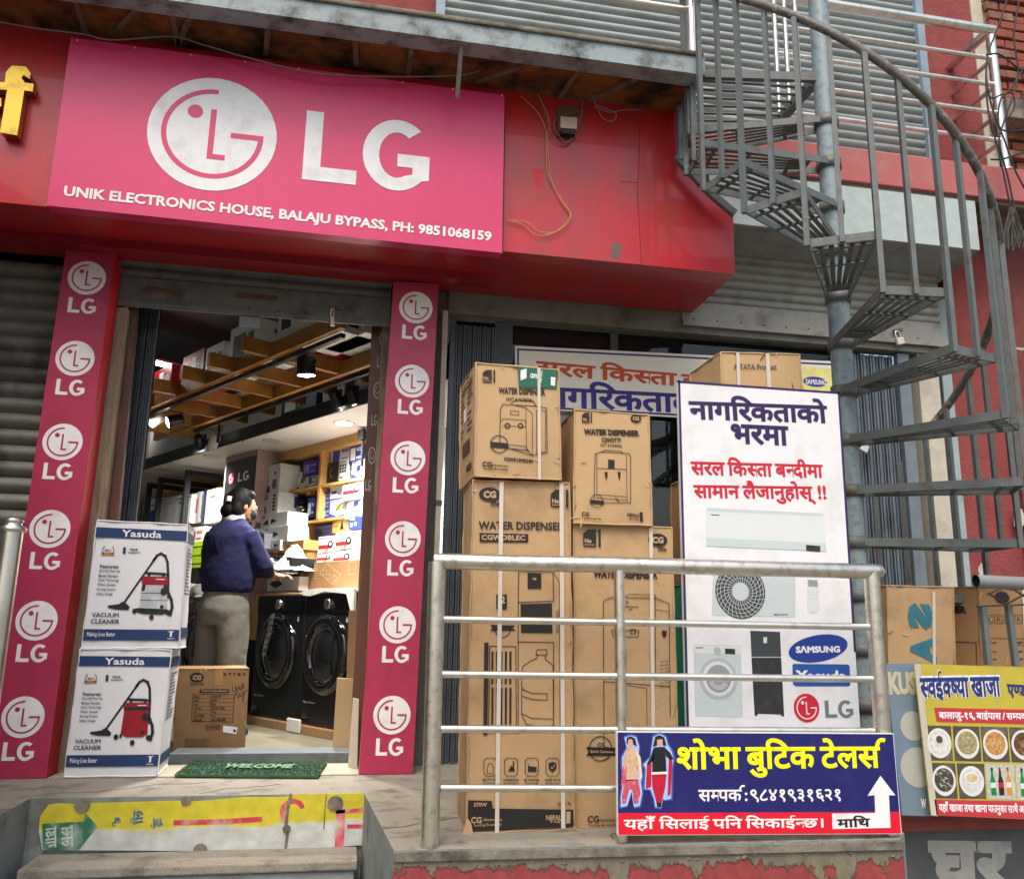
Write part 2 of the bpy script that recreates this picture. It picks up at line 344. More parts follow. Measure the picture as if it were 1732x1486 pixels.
k=MB(); k.text(P,'ली',(243,1368),(243,1392),(220,1369),.0052,0,.03); k.cut(); k.text(P,'बि',(205,1380),(205,1396),(190,1380),.0052,0,.03); k.cut(); k.text(P,'इं',(276,1380),(276,1398),(255,1380),.0052,0,.03); k.build('lettering',M('blue_print','#2d6488',.6,dirt='#b9b877',ds=9,da=.8,th=.5,var=.05),rs)
k=MB(); k.line(P,P.pts([(298,1390),(380,1388),(440,1384)]),.02,.0052); k.cut(); k.arc(P,P.px(495,1372),.035,.055,20,250,.0045,.0052); k.cut(); k.line(P,P.pts([(576,1372),(574,1428)]),.04,.0056); k.line(P,P.pts([(570,1372),(614,1368)]),.016,.0056); k.line(P,P.pts([(590,1396),(614,1396)]),.016,.0056); k.build('red_mark',M('red_print','#bf3349',.6,dirt='#c3bdb4',ds=6,da=.9,th=.46,var=.08),rs)
k=MB()
for u,v,r in ((140,1360,.032),(315,1352,.022),(567,1357,.036),(485,1400,.018),(339,1436,.03)): k.cut(); k.ell(P,P.px(u,v),r,r*.9,.006,.011,0,9)
k.cut(); k.line(P,P.pts([(492,1343),(487,1365),(484,1392),(486,1410),(483,1436)]),.012,.0075); k.cut(); k.line(P,P.pts([(552,1342),(549,1372),(548,1400)]),.004,.0075)
k.build('mortar_lump',concd,rs)
# ================================================================ building
bl=thing('shop_building','two storey shop building with red walls, grey lintel and cream column behind stairs','building',(1,5.1,0))
k=MB(); k.box(-6,-1.40,5.08,5.3,0,3.6,0); k.cut(); k.box(.12,.5,4.97,5.3,0,2.75,0); k.cut(); k.box(-6,6,5.08,5.3,2.752,3.6,0); k.build('ground_floor_wall',M('grey_render','#6f6d68',.9,dirt='#46433d',da=.6,bump=.3),bl)
xl=PY(745,0,5.0)[0]; xr=PY(1540,0,5.0)[0]
k=MB(); k.box(-6,xl,5.07,5.25,3.85,7); k.cut(); k.box(PY(1548,100,5.07)[0],PY(1642,30,5.07)[0],5.07,5.25,3.5,7); k.build('upper_wall',red_wall,bl)
k=MB(); xq=PY(1642,30,5.07)[0]; k.box(xq,xq+.1,5.06,5.25,3.5,7); k.build('bare_plaster_edge',plaster,bl)
k=MB(); k.box(1.78,7,4.6,5.06,3.61,3.85); k.build('floor_band',red_band,bl,bevel=.006)
k=MB(); k.box(1.78,7,4.63,5.06,3.585,3.609); k.build('band_underside',concd,bl)
x0,x1=2.07,PY(1655,400,4.6)[0]
k=MB(); k.hexa([(x0,4.62,3.22),(x1,4.62,3.22),(x1,5.07,3.15),(x0,5.07,3.15),(x0,4.62,3.58),(x1,4.62,3.58),(x1,5.07,3.58),(x0,5.07,3.58)],1)
k.box(x0,x1,4.6,4.619,3.222,3.57,0); k.build('shutter_housing',[white_plaster,under_grey],bl)
k=MB(); k.box(.5,PY(1592,590,4.93)[0],4.945,5.07,2.61,2.75); k.build('lintel',M('grey_lintel','#7b7c75',.7,dirt='#4c4a42',ds=5,da=.7,bump=.15),bl)
k=MB(); xa,xb=PY(1556,700,5.0)[0],PY(1590,700,5.0)[0]; k.box(xa,xb,4.98,5.3,0,2.61); k.build('column',plaster,bl)
xc,xd=PY(1600,700,5)[0],PY(1616,700,5)[0]
k=MB(); k.box(xc,xd,5.0,5.3,0,3.1); k.build('pale_jamb',M('pale_blue_jamb','#93a3a6',.8,dirt='#6f7a7a',da=.5),bl)
xe=PY(1692,560,4.99)[0]
k=MB(); k.box(xd,xe,5.0,5.3,0,3.6); k.cut(); k.box(xe,7,4.95,5.3,0,3.6,1); k.build('side_wall',[red_wall,M('dull_red_wall','#743d3a',.9,dirt='#5d2c2d',ds=4,da=.6,bump=.6,bs=50)],bl)
k=MB(); k.tube([((xb+xc)/2+.01,5.03,0),((xb+xc)/2+.01,5.03,2.9)],.022); k.build('drain_pipe',M('dark_pipe','#2b2523',.5,dirt='#7a726a',ds=10,da=.6,th=.6),bl)
k=MB()
for (u,v,sx,sy) in ((1722,875,.05,.09),(1660,965,.025,.05),(1725,590,.05,.015)):
    p=YP(4.95 if u>1692 else 5.0); c=p.px(u,v); k.cut(); k.poly(p,[(c[0]+sx*random.uniform(.6,1.1)*math.cos(q*.63),c[1]+sy*random.uniform(.6,1.1)*math.sin(q*.63)) for q in range(10)],0,.003)
k.build('bare_patch',plaster,bl)
# brick wall at the right edge (own thing)
bw=MB(); rb_=random.Random(3); x0=xq+.1
zz=3.86
i=0
while zz<5.9:
    x=x0-(.12 if i%2 else 0)+rb_.uniform(-.01,.01)
    while x<5.6:
        wd=rb_.uniform(.2,.24); a=max(x,x0)
        if wd>.05 and a<x+wd-.03 and not(zz>4.42 and zz<4.62): bw.box(a,x+wd-.014,5.0+rb_.uniform(-.02,.02),5.28,zz,zz+rb_.uniform(.06,.072),rb_.choice((0,0,1)))
        x+=wd
    zz+=.085; i+=1
bw.box(x0,5.6,5.045,5.3,3.85,5.95,2)
cb=[(x0-.08,4.42)]
bw.box(x0-.06,5.6,4.86,5.04,4.44,4.6,2)
bw.build('brick_wall',[M('brick_red','#8a4a38',.95,dirt='#5e4438',ds=8,da=.7,bump=.8),M('brick_brown','#7c5141',.95,dirt='#a09080',ds=8,da=.6,bump=.8),concd],bevel=.006,label='rough bare brick wall with crumbling concrete ledge at upper right',cat='wall')
# ---------------------------------------------------------------- shutters
def curtain(mb,pl,a0,a1,b0,b1,pitch,d,h=0,mi=0,n=6):
    prof=[]; z=b0
    while z<b1-1e-6:
        for k_ in range(n+1):
            q=k_/n; prof.append((z+q*pitch*.86,h+d*math.sin(math.pi*q)**.8))
        prof.append((z+pitch*.93,h-d*.7)); z+=pitch
    V=[pl.at(a,b,hh) for b,hh in prof for a in (a0,a1)]
    mb.add(V,[(2*i,2*i+1,2*i+3,2*i+2) for i in range(len(prof)-1)],mi,True)
def roller(name,label,pl,a0,a1,b0,b1,pitch,d,mat,plate=0,pm=None,frame=None,fm=None,group=None):
    t=thing('roller_shutter',label,'shutter',pl.at((a0+a1)/2,b0),group)
    k=MB(); curtain(k,pl,a0,a1,b0+plate,b1,pitch,d); k.build('curtain',mat,t)
    if plate:
        k=MB(); k.rect(pl,a0,a1,b0,b0+plate-.004,-.01,d+.004); k.rect(pl,a0,a1,b0-.012,b0+.02,d+.005,d+.02)
        for q in range(int((a1-a0)/.16)): k.lathe([(.008,0),(.006,.006),(0,.008)],Frame(pl.at(a0+.08+q*.16,b0+.04,d+.004),pl.ex,pl.ey,pl.n),8)
        k.build('bottom_plate',pm or mat,t)
    if frame:
        k=MB()
        for a in frame: k.cut(); k.rect(pl,a-.03,a+.03,b0,b1,-.03,d+.03)
        k.build('guide_rail',fm,t)
    return t
roller('left','closed dirty roller shutter streaked black at the far left of the ground floor',YP(4.98),-5,PY(125,440,4.98)[0]+.1,0,2.72,.088,.03,shut_dark)
p=YP(4.9); t=roller('door','rolled up roller shutter whose bottom plate hangs over the shop doorway',p,p.px(198,500)[0],p.px(660,520)[0],p.px(420,534)[1],2.72,.075,.02,shut_mid,.17,M('shutter_plate','#666a66',.55,dirt='#3b352d',ds=6,da=.75,bump=.1))
k=MB(); k.line(p,p.pts([(252,490),(292,496)]),.03,.028); k.cut(); k.line(p,p.pts([(405,502),(465,507)]),.03,.028); k.build('handle_slot',M('rusty_handle','#5c4639',.7,dirt='#2c2018',da=.6),t)
k=MB(); k.pp(p,[(406,534),(441,538),(440,558),(405,554)],.022,.026); k.build('clear_tag',M('clear_tag','#62676a',.25),t)
p=YP(5.0); t=roller('upper','wide grey roller shutter closed on the upper floor above the canopy',p,xl+.03,xr,3.8,6.4,.066,.019,shut_grey,0,None,(xl+.0,xr+.03),M('blue_frame_paint','#8496a4',.5,dirt='#6b7780',da=.4))
p=YP(4.95); t=roller('right','grey roller shutter rolled up under the pale housing behind the stairs',p,2.0,p.px(1590,560)[0],p.px(1400,570)[1],3.16,.062,.018,M('faded_shutter','#8a8b82',.6,dirt='#5d5a50',ds=5,da=.6),.16,M('rusty_plate','#8b8c84',.6,dirt='#5a5145',ds=7,da=.8,bump=.15))
# ---------------------------------------------------------------- fascia, sign
fa=thing('red_fascia','long glossy red metal fascia box running over the shopfront','fascia',(0,4.6,2.74))
p=YP(4.28); k=MB(); k.poly(p,[(-6,2.742)]+p.pts([(1243,463),(1240,357),(1145,268),(1148,188)])+[(-6,3.71)],-.64,0); k.build('fascia_box',red_paint,fa)
k=MB(); k.line(p,p.pts([(1083,200),(1078,330),(1085,447)]),.004,.001); k.cut(); k.line(p,p.pts([(854,200),(850,430)]),.006,.001); k.cut(); k.line(p,p.pts([(1050,307),(1077,309)]),.003,.001); k.build('panel_seam',M('dark_seam','#5d1a1d',.6,var=0),fa)
k=MB(); k.pp(p,[(1037,411),(1051,412),(1049,437),(1034,436)],0,.001); k.cut(); k.pp(p,[(900,285),(920,288),(918,320),(908,318)],0,.0008,1); k.build('paint_chip',[M('grey_chip','#6d5a56',.8),M('bright_red_chip','#c3202f',.5)],fa)
k=MB(); k.box(-6,.72,4.60,4.70,2.69,2.74); k.build('lower_trim',M('dark_red_trim','#8d1a26',.4,dirt='#5a1519',da=.5),fa)
sg=thing('shop_sign','large pink shop sign board with round white emblem and LG letters','sign',PY(465,400,4.2))
p=YP(4.2); Q=[(79,347.4),(849.2,427.8),(853.3,161),(119.5,63.4)]
k=MB(); k.pp(p,Q,-.075,0); k.build('board',sign_pink,sg,bevel=.003)
k=MB()
for q in range(9):
    for v in (.91,): k.cut(); a_=-1.52+q*.275; k.lathe([(.0055,0),(.004,.003),(0,.004)],Frame(p.at(a_,p.px(*Q[0])[1]+v+.01,0),p.ex,p.ey,p.n),8)
k.build('screw',stainless,sg)
c=p.px(360,226.5); k=MB(); emblem(k,p,c,.318,.0022,0,1,.002); k.build('emblem',[letter_white,sign_pink],sg)
a0,b0=p.px(510.4,303.4); a1,b1=p.px(723.4,325.6); tp=p.px(517,187)[1]
k=MB(); lgword(k,p,a0,a1+.003,b0,tp,.0025,.002); k.build('letters',letter_white,sg)
k=MB(); k.text(p,'UNIK ELECTRONICS HOUSE, BALAJU BYPASS, PH: 9851068159',(106.5,337),(831,413),(110,314),.0025,0,.035); k.build('lettering',letter_white,sg)
gl=thing('gold_letter','gold metal Devanagari letter half cut off at the left edge of fascia','letter',PY(20,230,4.25)); p=YP(4.22)
k=MB(); k.pp(p,[(-40,139),(8,139),(10,122),(20,111),(44,113),(52,125),(50,134),(40,127),(36,132),(42,140),(57,142),(55,155),(41,153),(29,229),(0,224),(12,152),(-42,150)],-.05,0)
k.pp(p,[(-42,165),(2,166),(2,180),(-42,178)],-.05,.0); k.build('letter_body',gold,gl,bevel=.004)
# ---------------------------------------------------------------- canopy balcony
cn=thing('balcony_canopy','narrow concrete and steel balcony with rusty underside above the sign','balcony',(-1,4.4,3.7))
XR=1.745
k=MB(); k.box(-6,XR-.02,3.93,4.99,3.735,3.80); k.build('slab',concd,cn)
k=MB(); k.box(-6,XR,3.885,3.928,3.695,3.80); k.box(-6,XR,3.929,4.0,3.696,3.704); k.box(XR-.028,XR,3.93,4.6,3.70,3.80); k.build('edge_beam',M('weathered_beam_paint','#8b979a',.6,dirt='#23221f',ds=7,da=.9,var=.14,bump=.3,th=.47),cn)
k=MB(); k.box(-6,XR-.01,3.87,4.05,3.802,3.83); k.build('lip',concd,cn,bevel=.008)
k=MB(); k.box(-6,XR-.03,4.001,4.6,3.717,3.733); k.build('soffit_sheet',rust,cn)
k=MB()
for a,b_ in (((322,25),(300,78)),((290,15),(301,75)),((128,0),(146,60)),((250,-5),(186,62)),((600,48),(603,112)),((930,94),(806,140)),((988,104),(946,166)),((1108,118),(992,172)),((455,25),(450,92)),((700,60),(690,125))):
    k.cut(); k.bar(PZ(*a,3.708),PZ(*b_,3.708),.028,.014)
k.build('soffit_rib',rustpale,cn)
k=MB(); q=PZ(780,78,3.70); e=PY(773,165,4.05); k.bar(q,(e[0],4.05,e[2]),.022,.022,(0,1,0)); k.box(q[0]-.05,q[0]+.05,q[1]-.03,q[1]+.03,3.69,3.7); k.build('hanging_bracket',M('grey_bracket','#7a7670',.7,dirt='#4a4038',da=.6),cn)
k=MB() # end hanger plates
a=PY(1168,150,4.05); k.box(a[0]-.035,a[0]+.02,4.02,4.06,3.42,3.70); k.cut(); a=PY(1150,180,4.2); k.box(a[0]-.02,a[0]+.03,4.18,4.22,3.36,3.70); k.build('hanger_plate',steel_grey,cn)
br=thing('balcony_railing','stainless railing end post and rail on the balcony above the red fascia','railing',PZ(1188,75,3.83))
xb_=PZ(1186,75,3.83)
k=MB(); k.tube([(xb_[0],3.93,3.831),(xb_[0],3.93,4.9)],.03,14); k.lathe([(.05,0),(.05,.012),(.032,.02)],Frame((xb_[0],3.93,3.83),(1,0,0),(0,1,0)),16); k.build('post',stainless,br)
k=MB(); z=PY(1150,15,3.93)[2]
for q in (0,.2,.4,.6,.8): k.cut(); k.tube([(-6,3.93,z+q),(xb_[0],3.93,z+q)],.018 if q<.8 else .03,12)
k.build('rail',stainless,br)
# neighbour railing on the band
nr=thing('upper_railing','stainless railing of five bars on the red band at upper right','railing',(3.6,4.64,3.85)); p=YP(4.64)
XA=p.px(1312,60)[0]; XB=p.px(1686,150)[0]
k=MB(); k.tube([(XB,4.64,3.851),(XB,4.64,4.9)],.028,14); k.lathe([(.045,0),(.045,.01),(.03,.015)],Frame((XB,4.64,3.851),(1,0,0),(0,1,0)),16); k.build('post',stainless,nr)
k=MB()
for v,r in ((50,.033),(98,.016),(142,.016),(189,.016),(235,.016)):
    z=p.px(1670,v)[1]; k.cut(); k.tube([(XA if r<.03 else 2.4,4.64,z),(XB+(.04 if r>.03 else 0),4.64,z)],r,12); k.tube([(XB,4.66,z),(XB,5.07,z)],r,12)
k.build('rail',stainless,nr)
# ---------------------------------------------------------------- sign pillars
def pillar(label,y,TL,TR,BR,BL,ems,words,side):
    p=YP(y); t=thing('sign_pillar',label,'sign pillar',np.append(PY(*BL,y)[:2],0),'pink sign pillars either side of the doorway')
    P=[p.px(*q) for q in (BL,BR,TR,TL)]; P[0]=(P[0][0],.003);P[1]=(P[1][0],.003); wd=P[2][0]-P[3][0]
    k=MB(); k.poly(p,P,-.16,0,0,side=1); k.build('panel',[pill_pink,pill_side],t,bevel=.002)
    for (u,v) in ems:
        k=MB(); emblem(k,p,p.px(u,v),.096,.001,0,1); k.build('emblem',[whitep,pill_pink],t)
    for (u,v) in words:
        a,b=p.px(u,v); k=MB(); lgword(k,p,a-.07,a+.07,b-.042,b+.042,.001,.001); k.build('lettering',whitep,t)
    return t
pillar('left pink pillar of white emblems beside the dirty closed shutter',4.69,(112,419),(194.5,428.6),(78,1316),(-23,1318),[(147,470),(127,606),(106,747),(84.5,894),(62,1049),(39,1212)],[(139,517),(119,655),(98,797),(76.5,948),(54,1104),(31,1270)],1)
pillar('right pink pillar of white emblems between doorway and stacked cartons',4.69,(666,476),(742,480),(698,1310),(607,1308),[(703.5,520),(697,644.5),(690,774.5),(681.5,911),(672.5,1056),(663,1208.5)],[(701,562),(694,688),(686,820.5),(677.5,960),(669,1106),(659,1262.5)],0)
# ---------------------------------------------------------------- small things on the fascia
lt=thing('flood_lamp','small square lamp with wire guard on a brown plate high on red fascia','lamp',PY(957,235,4.26)); p=YP(4.278)
k=MB(); k.pp(p,[(941,180),(972,183),(970,237),(942,232)],0,.012); k.build('plate',M('brown_plate','#5b4630',.8),lt)
k=MB(); k.pp(p,[(944,207),(972,209),(971,228),(944,226)],.012,.06); k.build('lamp_housing',M('tin_housing','#b5a08a',.4,metal=.5,dirt='#6b5646',da=.6),lt,bevel=.004)
k=MB(); k.pp(p,[(946,224),(970,226),(969,236),(946,234)],.015,.055); k.build('lamp_face',black,lt)
def cable(label,paths,mat,r=.004,y=None,name='cable',cat='cable',n=6,group=None):
    k=MB()
    for path in paths:
        pts=[PY(*q[:2],q[2] if len(q)>2 else y) for q in path]
        # Catmull-Rom
        S=[]
        for i in range(len(pts)-1):
            a,b,c,d=pts[max(i-1,0)],pts[i],pts[i+1],pts[min(i+2,len(pts)-1)]
            for t in np.linspace(0,1,7)[:-1]: S.append(.5*((2*b)+(c-a)*t+(2*a-5*b+4*c-d)*t*t+(3*b-a-3*c+d)*t**3))
        S.append(pts[-1]); k.tube(S,r,n)
    return k.build(name,mat,label=label,cat=cat,group=group)
cable('loose yellow wire looping down the red fascia right of the sign',[[(880,163),(905,185),(922,215),(924,245),(926,290),(945,330),(964,358),(960,372),(940,392),(910,398),(885,380),(858,372)],[(910,160),(928,200),(926,240),(932,300),(950,340),(966,365),(945,390),(915,392),(890,375),(860,373)]],wirey,.0019,4.262)
cable('thin grey wires hanging in loops around the small lamp on the fascia',[[(912,165),(925,200),(935,230),(955,242),(972,230),(985,190),(978,145)],[(986,120),(988,165),(975,215),(960,240),(942,225),(938,205),(955,195),(980,188)]],wireg,.003,4.255)
cable('pale wire curling under the balcony edge above the red fascia',[[(984,125),(1003,165),(1018,198),(1035,205),(1042,193),(1020,182),(1008,178)],[(1005,180),(1030,190),(1055,186),(1083,186)]],wireg,.0035,4.2)
cable('long thin cable sagging along the top edge of the pink sign',[[(-10,36),(60,48),(140,58),(190,68),(290,62),(340,75),(420,98),(520,122),(600,128),(690,130),(780,127),(830,115),(900,108),(960,110)]],wireg,.004,4.14)
# ================================================================ spiral stair
XP,YP0=2.451,3.892; RS=.75; DA=22.3; DZ=.2575
ss=thing('spiral_staircase','grey painted steel spiral staircase with slatted treads winding up to the balcony','staircase',(XP,YP0,0))
def cyl(a,r,z): return np.array([XP+r*math.cos(R(a)),YP0+r*math.sin(R(a)),z])
def zs(k): return 2.455+DZ*k
def ac(k): return -119.5-DA*k
k=MB(); k.tube([(XP,YP0,0),(XP,YP0,6)],.055,20); k.lathe([(.12,.001),(.12,.012),(.058,.012)],Frame((XP,YP0,0),(1,0,0),(0,1,0)),20)
k.build('pole',pole_paint,ss)
for n in range(-9,5):
    z=zs(n)
    if z<.08: continue
    a0,a1=ac(n)-DA/2,ac(n)+DA/2; k=MB(); up=(0,0,1)
    def P_(a,r,dz=0): return cyl(a,r,z+.02+dz)
    ro=RS
    i0,i1=cyl(ac(n)-60,.062,z+.02),cyl(ac(n)+60,.062,z+.02)
    k.bar(i0,P_(a0,ro),.006,.04,up); k.bar(i1,P_(a1,ro),.006,.04,up); k.bar(P_(a0,ro+.003),P_(a1,ro+.003),.006,.04,up)
    for q in (.17,.34,.5,.66,.83):
        b=P_(a0,ro-.005)*(1-q)+P_(a1,ro-.005)*q; a=i0*(1-q)+i1*q; a=a+(b-a)*.12; k.bar(a,b,.022,.005,up); 
    for r in (.2,.47,.68):
        s_=(r-.0)/ro; A=i0+(P_(a0,ro)-i0)*s_; B=i1+(P_(a1,ro)-i1)*s_; k.bar(A+(B-A)*.02-np.array([0,0,.009]),B-(B-A)*.02-np.array([0,0,.009]),.02,.006,up)
    k.lathe([(.057,-.03),(.066,-.03),(.066,.03),(.057,.03)],Frame((XP,YP0,z+.02),(1,0,0),(0,1,0)),18)
    k.build('step',stair_paint,ss)
def zrail(a): return zs(0)-(a+119.5)/DA*DZ+1.07
for n in range(-9,6):
    a=ac(n)+DA/2; zl=zs(n-1) if n>-9 else zs(n)
    if n>-9:
        zb=max(zs(n-1),.02); k=MB(); k.bar(cyl(a,RS+.018,zb-.0),cyl(a,RS+.018,zrail(a)-.015),.024,.024,(math.cos(R(a)),math.sin(R(a)),0)); k.build('baluster',stair_paint,ss)
    if -8<=n<=4:
        a=ac(n); k=MB(); k.bar(cyl(a,RS*math.cos(R(DA/2))+.018,zs(n)),cyl(a,RS*math.cos(R(DA/2))+.018,zrail(a)-.01),.022,.022,(math.cos(R(a)),math.sin(R(a)),0)); k.build('baluster',stair_paint,ss)
k=MB(); A=np.linspace(27,-228,70); k.tube([cyl(a,RS+.012,zrail(a)) for a in A],.021,12); k.build('handrail',rail_worn,ss)
# landing to the balcony and its guard
k=MB(); z=3.79
L0=PZ(1310,213,z); L1=np.array([XP-.03,YP0+.06,z])
k.bar(L0,L1,.05,.05); k.bar((XR,4.0,z-.01),(XP-.05,YP0,z-.01),.03,.05); k.bar((XR,4.5,z-.01),L0,.03,.05)
for q in np.linspace(.1,.9,6): k.bar((XR,4.0+.5*q,z-.012),L1+(L0-L1)*q,.02,.006)
k.build('landing',stair_paint,ss)
for q,(u,v) in enumerate(((1322,205),(1347,188),(1369,168))):
    b=L0+(L1-L0)*(.15+.27*q); k=MB(); k.tube([b+np.array([0,0,.02]),b+np.array([0,0,1.2])],.014,10); k.build('guard_post',stainlessw,ss)
# stringer strip below the landing, following the notch of the fascia
k=MB(); z=3.53; k.bar(PY(1143,265,4.2),PY(1205,330,4.2),.03,.04); k.bar(PY(1205,330,4.2),PY(1243,362,4.2),.03,.04); k.build('edge_strip',stair_paint,ss)
# ================================================================ steel railing on the ledge
rl=thing('steel_railing','worn stainless steel railing with four thin bars along the ledge before the cartons','railing',(1.2,3.2,0))
p=YP(3.2); pl_=[(p.px(718+9,1425),p.px(739,962)),(p.px(1053,1412),p.px(1047,965)),(p.px(1505,1413),p.px(1475,985))]
for i,(b,t) in enumerate(pl_):
    k=MB(); r=.032 if i!=1 else .021
    k.tube([(b[0],3.2,.001),(t[0],3.2,p.px(1100,952)[1] if i else p.px(739,950)[1])],r,16); k.build('post',stainlessw,rl)
zt=p.px(739,948)[1]; zr=p.px(1475,966)[1]
k=MB(); xa=p.px(739,948)[0]; xb=p.px(1487,966)[0]
k.tube([(xa-.012,3.2,zt),(xa+.3,3.2,zt),(1.0,3.2,(zt+zr)/2),(xb-.02,3.2,zr),(xb,3.2,zr),(xb+.012,3.2,zr-.01)],[.029,.031,.0305,.031,.029,.02],18); k.build('top_rail',stainlessw,rl)
for (v0,v1) in ((1046.5,1060),(1139.5,1148),(1232,1236),(1332,1334)):
    k=MB(); A=p.px(745,v0); B=p.px(1478,v1); k.tube([(A[0],3.2,A[1]),(B[0],3.2,B[1])],.0135,12); k.build('rail',stainless,rl)
lb=thing('steel_bollard','short stainless post with a domed cap at the left edge before the shutter','post',(PY(18,1300,3.3)[0],3.3,0))
xq_=PY(20,900,3.3); k=MB(); k.tube([(xq_[0],3.3,.001),(xq_[0],3.3,xq_[2])],.037,20); k.build('shaft',stainless,lb)
k=MB(); k.lathe([(.037,0),(.047,.004),(.047,.016),(.03,.026),(.03,.034),(.036,.04),(.026,.05),(0,.053)],Frame((xq_[0],3.3,xq_[2]),(1,0,0),(0,1,0)),22); k.build('cap',stainless,lb)
# ================================================================ folding gates
def gate(label,y,u0,u1,v,z0,z1,n,mat,rows,uv=None,group='folded collapsible steel gates'):
    a0=PY(u0,v,y)[0]; a1=PY(u1,v,y)[0]; t=thing('folding_gate',label,'gate',((a0+a1)/2,y,z0),group); w_=(a1-a0)/n
    for i in range(n):
        x=a0+i*w_; k=MB(); d=.012 if i%2 else 0
        k.box(x+w_*.12,x+w_*.36,y+d-.01,y+d+.012,z0,z1); k.box(x+w_*.36,x+w_*.64,y+d+.004,y+d+.008,z0,z1); k.box(x+w_*.64,x+w_*.88,y+d-.01,y+d+.012,z0,z1)
        for q in rows: k.lathe([(.006,0),(.004,.005),(0,.006)],Frame((x+w_*.5,y+d+.003,q),(1,0,0),(0,0,1),(0,-1,0)),6)
        k.build('upright',mat,t)
    k=MB(); k.box(a0-.02,a0+w_*.1,y-.016,y+.02,z0,z1); k.build('edge_channel',mat,t)
    k=MB(); k.box(a0,a1,y+.03,y+.034,z0,z1); k.build('lattice_backing',black,t)
    return t
gate('folded grey collapsible gate left of the window behind the carton stack',5.0,762,836,700,.005,2.56,9,steel_dark,(.35,.62,1.0,1.3,1.8,2.1,2.45))
gate('folded blue grey collapsible gate behind the spiral stairs',5.0,1434,1524,800,.005,2.58,11,M('blue_grey_gate','#5f6a72',.45,dirt='#3a3c3c',ds=6,da=.6),(.62,1.0,1.28,1.8,2.1))
gate('folded dark collapsible gate at the left inside of the doorway',5.12,217,263,600,.02,2.6,5,steel_dark,(.5,.8,1.25,1.6,2.0,2.3))
k=MB(); xg=PY(1540,800,5.0); k.box(xg[0]-.045,xg[0]+.04,4.975,5.02,0,2.6); k.build('gate_frame',M('gate_frame_paint','#6d7880',.5,dirt='#4a4f50',da=.5),label='flat blue grey upright frame between the gate and cream column',cat='frame')
# window wall
wi=thing('shop_window','dark glazed shop window behind the cartons with grey steel bars on top','window',(1.9,5.1,0))
xw0,xw1=PY(836,600,5.04)[0],PY(1425,600,5.04)[0]
k=MB(); k.box(xw0,xw1,5.05,5.058,.3,2.6); k.build('pane',glass,wi)
for (x0,x1,z0,z1) in ((xw0,xw0+.11,0,2.6),(xw1-.04,xw1+.04,0,2.6),(xw0+.11,xw1-.04,2.36,2.42),(xw0+.11,xw1-.04,0,.3),(1.55,1.6,2.42,2.6)):
    k=MB(); k.box(x0,x1,5.02,5.049 if z0<2.5 else 5.045,z0,z1); k.build('frame_bar',M('window_frame_paint','#4a5055',.5,dirt='#2f3233',da=.5) ,wi)
k=MB(); k.box(xw0+.11,xw1-.04,5.055,5.06,2.42,2.6); k.build('transom_panel',dark,wi)
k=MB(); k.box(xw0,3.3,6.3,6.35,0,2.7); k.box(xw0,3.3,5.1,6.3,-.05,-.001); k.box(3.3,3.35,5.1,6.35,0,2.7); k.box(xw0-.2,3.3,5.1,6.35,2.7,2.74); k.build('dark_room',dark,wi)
pw=thing('pale_post','slim cream painted post at the left edge of the window gate','post',(.47,4.9,0)); xq_=PY(747,700,4.9)[0]
k=MB(); k.box(xq_-.016,xq_+.016,4.88,4.92,.001,2.60); k.build('shaft',plaster,pw); k=MB(); k.box(xq_-.02,xq_+.02,4.875,4.925,1.42,1.45); k.build('clip',steel_dark,pw)
# window banner
bnr=thing('window_banner','wide pale window banner with orange and violet writing behind the cartons','banner',PY(1100,690,5.0)); p=YP(5.0)
bwhite=M('banner_cream','#ece8d6',.5,dirt='#ccd0b8',ds=1.5,da=.4,var=.03); bvio=M('violet_ink','#35237f',.5,var=.03); boran=M('orange_ink','#c84f14',.5,var=.03)
k=MB(); k.pp(p,[(871,585),(872,690),(1420,722),(1425,612)],0,.004); k.build('sheet',bwhite,bnr)
k=MB(); k.line(p,p.pts([(876,591),(876,687),(1416,716),(1418,617)]),.012,.0048,closed=True); k.build('border',bvio,bnr)
k=MB(); k.text(p,["सरल"," ","िक",H('स'),"ता"," ","ब",H('न'),"दीमा"],(906,635),(1290,668),(909,602),.006,0,.03); k.build('orange_lettering',boran,bnr)
k=MB(); k.text(p,["नागिरकताको"," ","भरमा"],(905,688),(1330,708),(907,640),.006,0,.03); k.build('violet_lettering',bvio,bnr)
k=MB(); k.pp(p,[(1358,620),(1418,625),(1416,688),(1358,684)],.0045,.006); k.build('yellow_patch',M('pale_yellow_print','#e6e08a',.5),bnr)
k=MB(); k.ell(p,p.px(1378,646),.085,.035,.006,.0068); k.build('oval_logo',M('samsung_blue','#28368f',.45,var=.02),bnr)
k=MB(); k.text(p,'SAMSUNG',(1362,650),(1397,652),(1362,641),.0072,0,.04); k.build('logo_lettering',whitep,bnr)
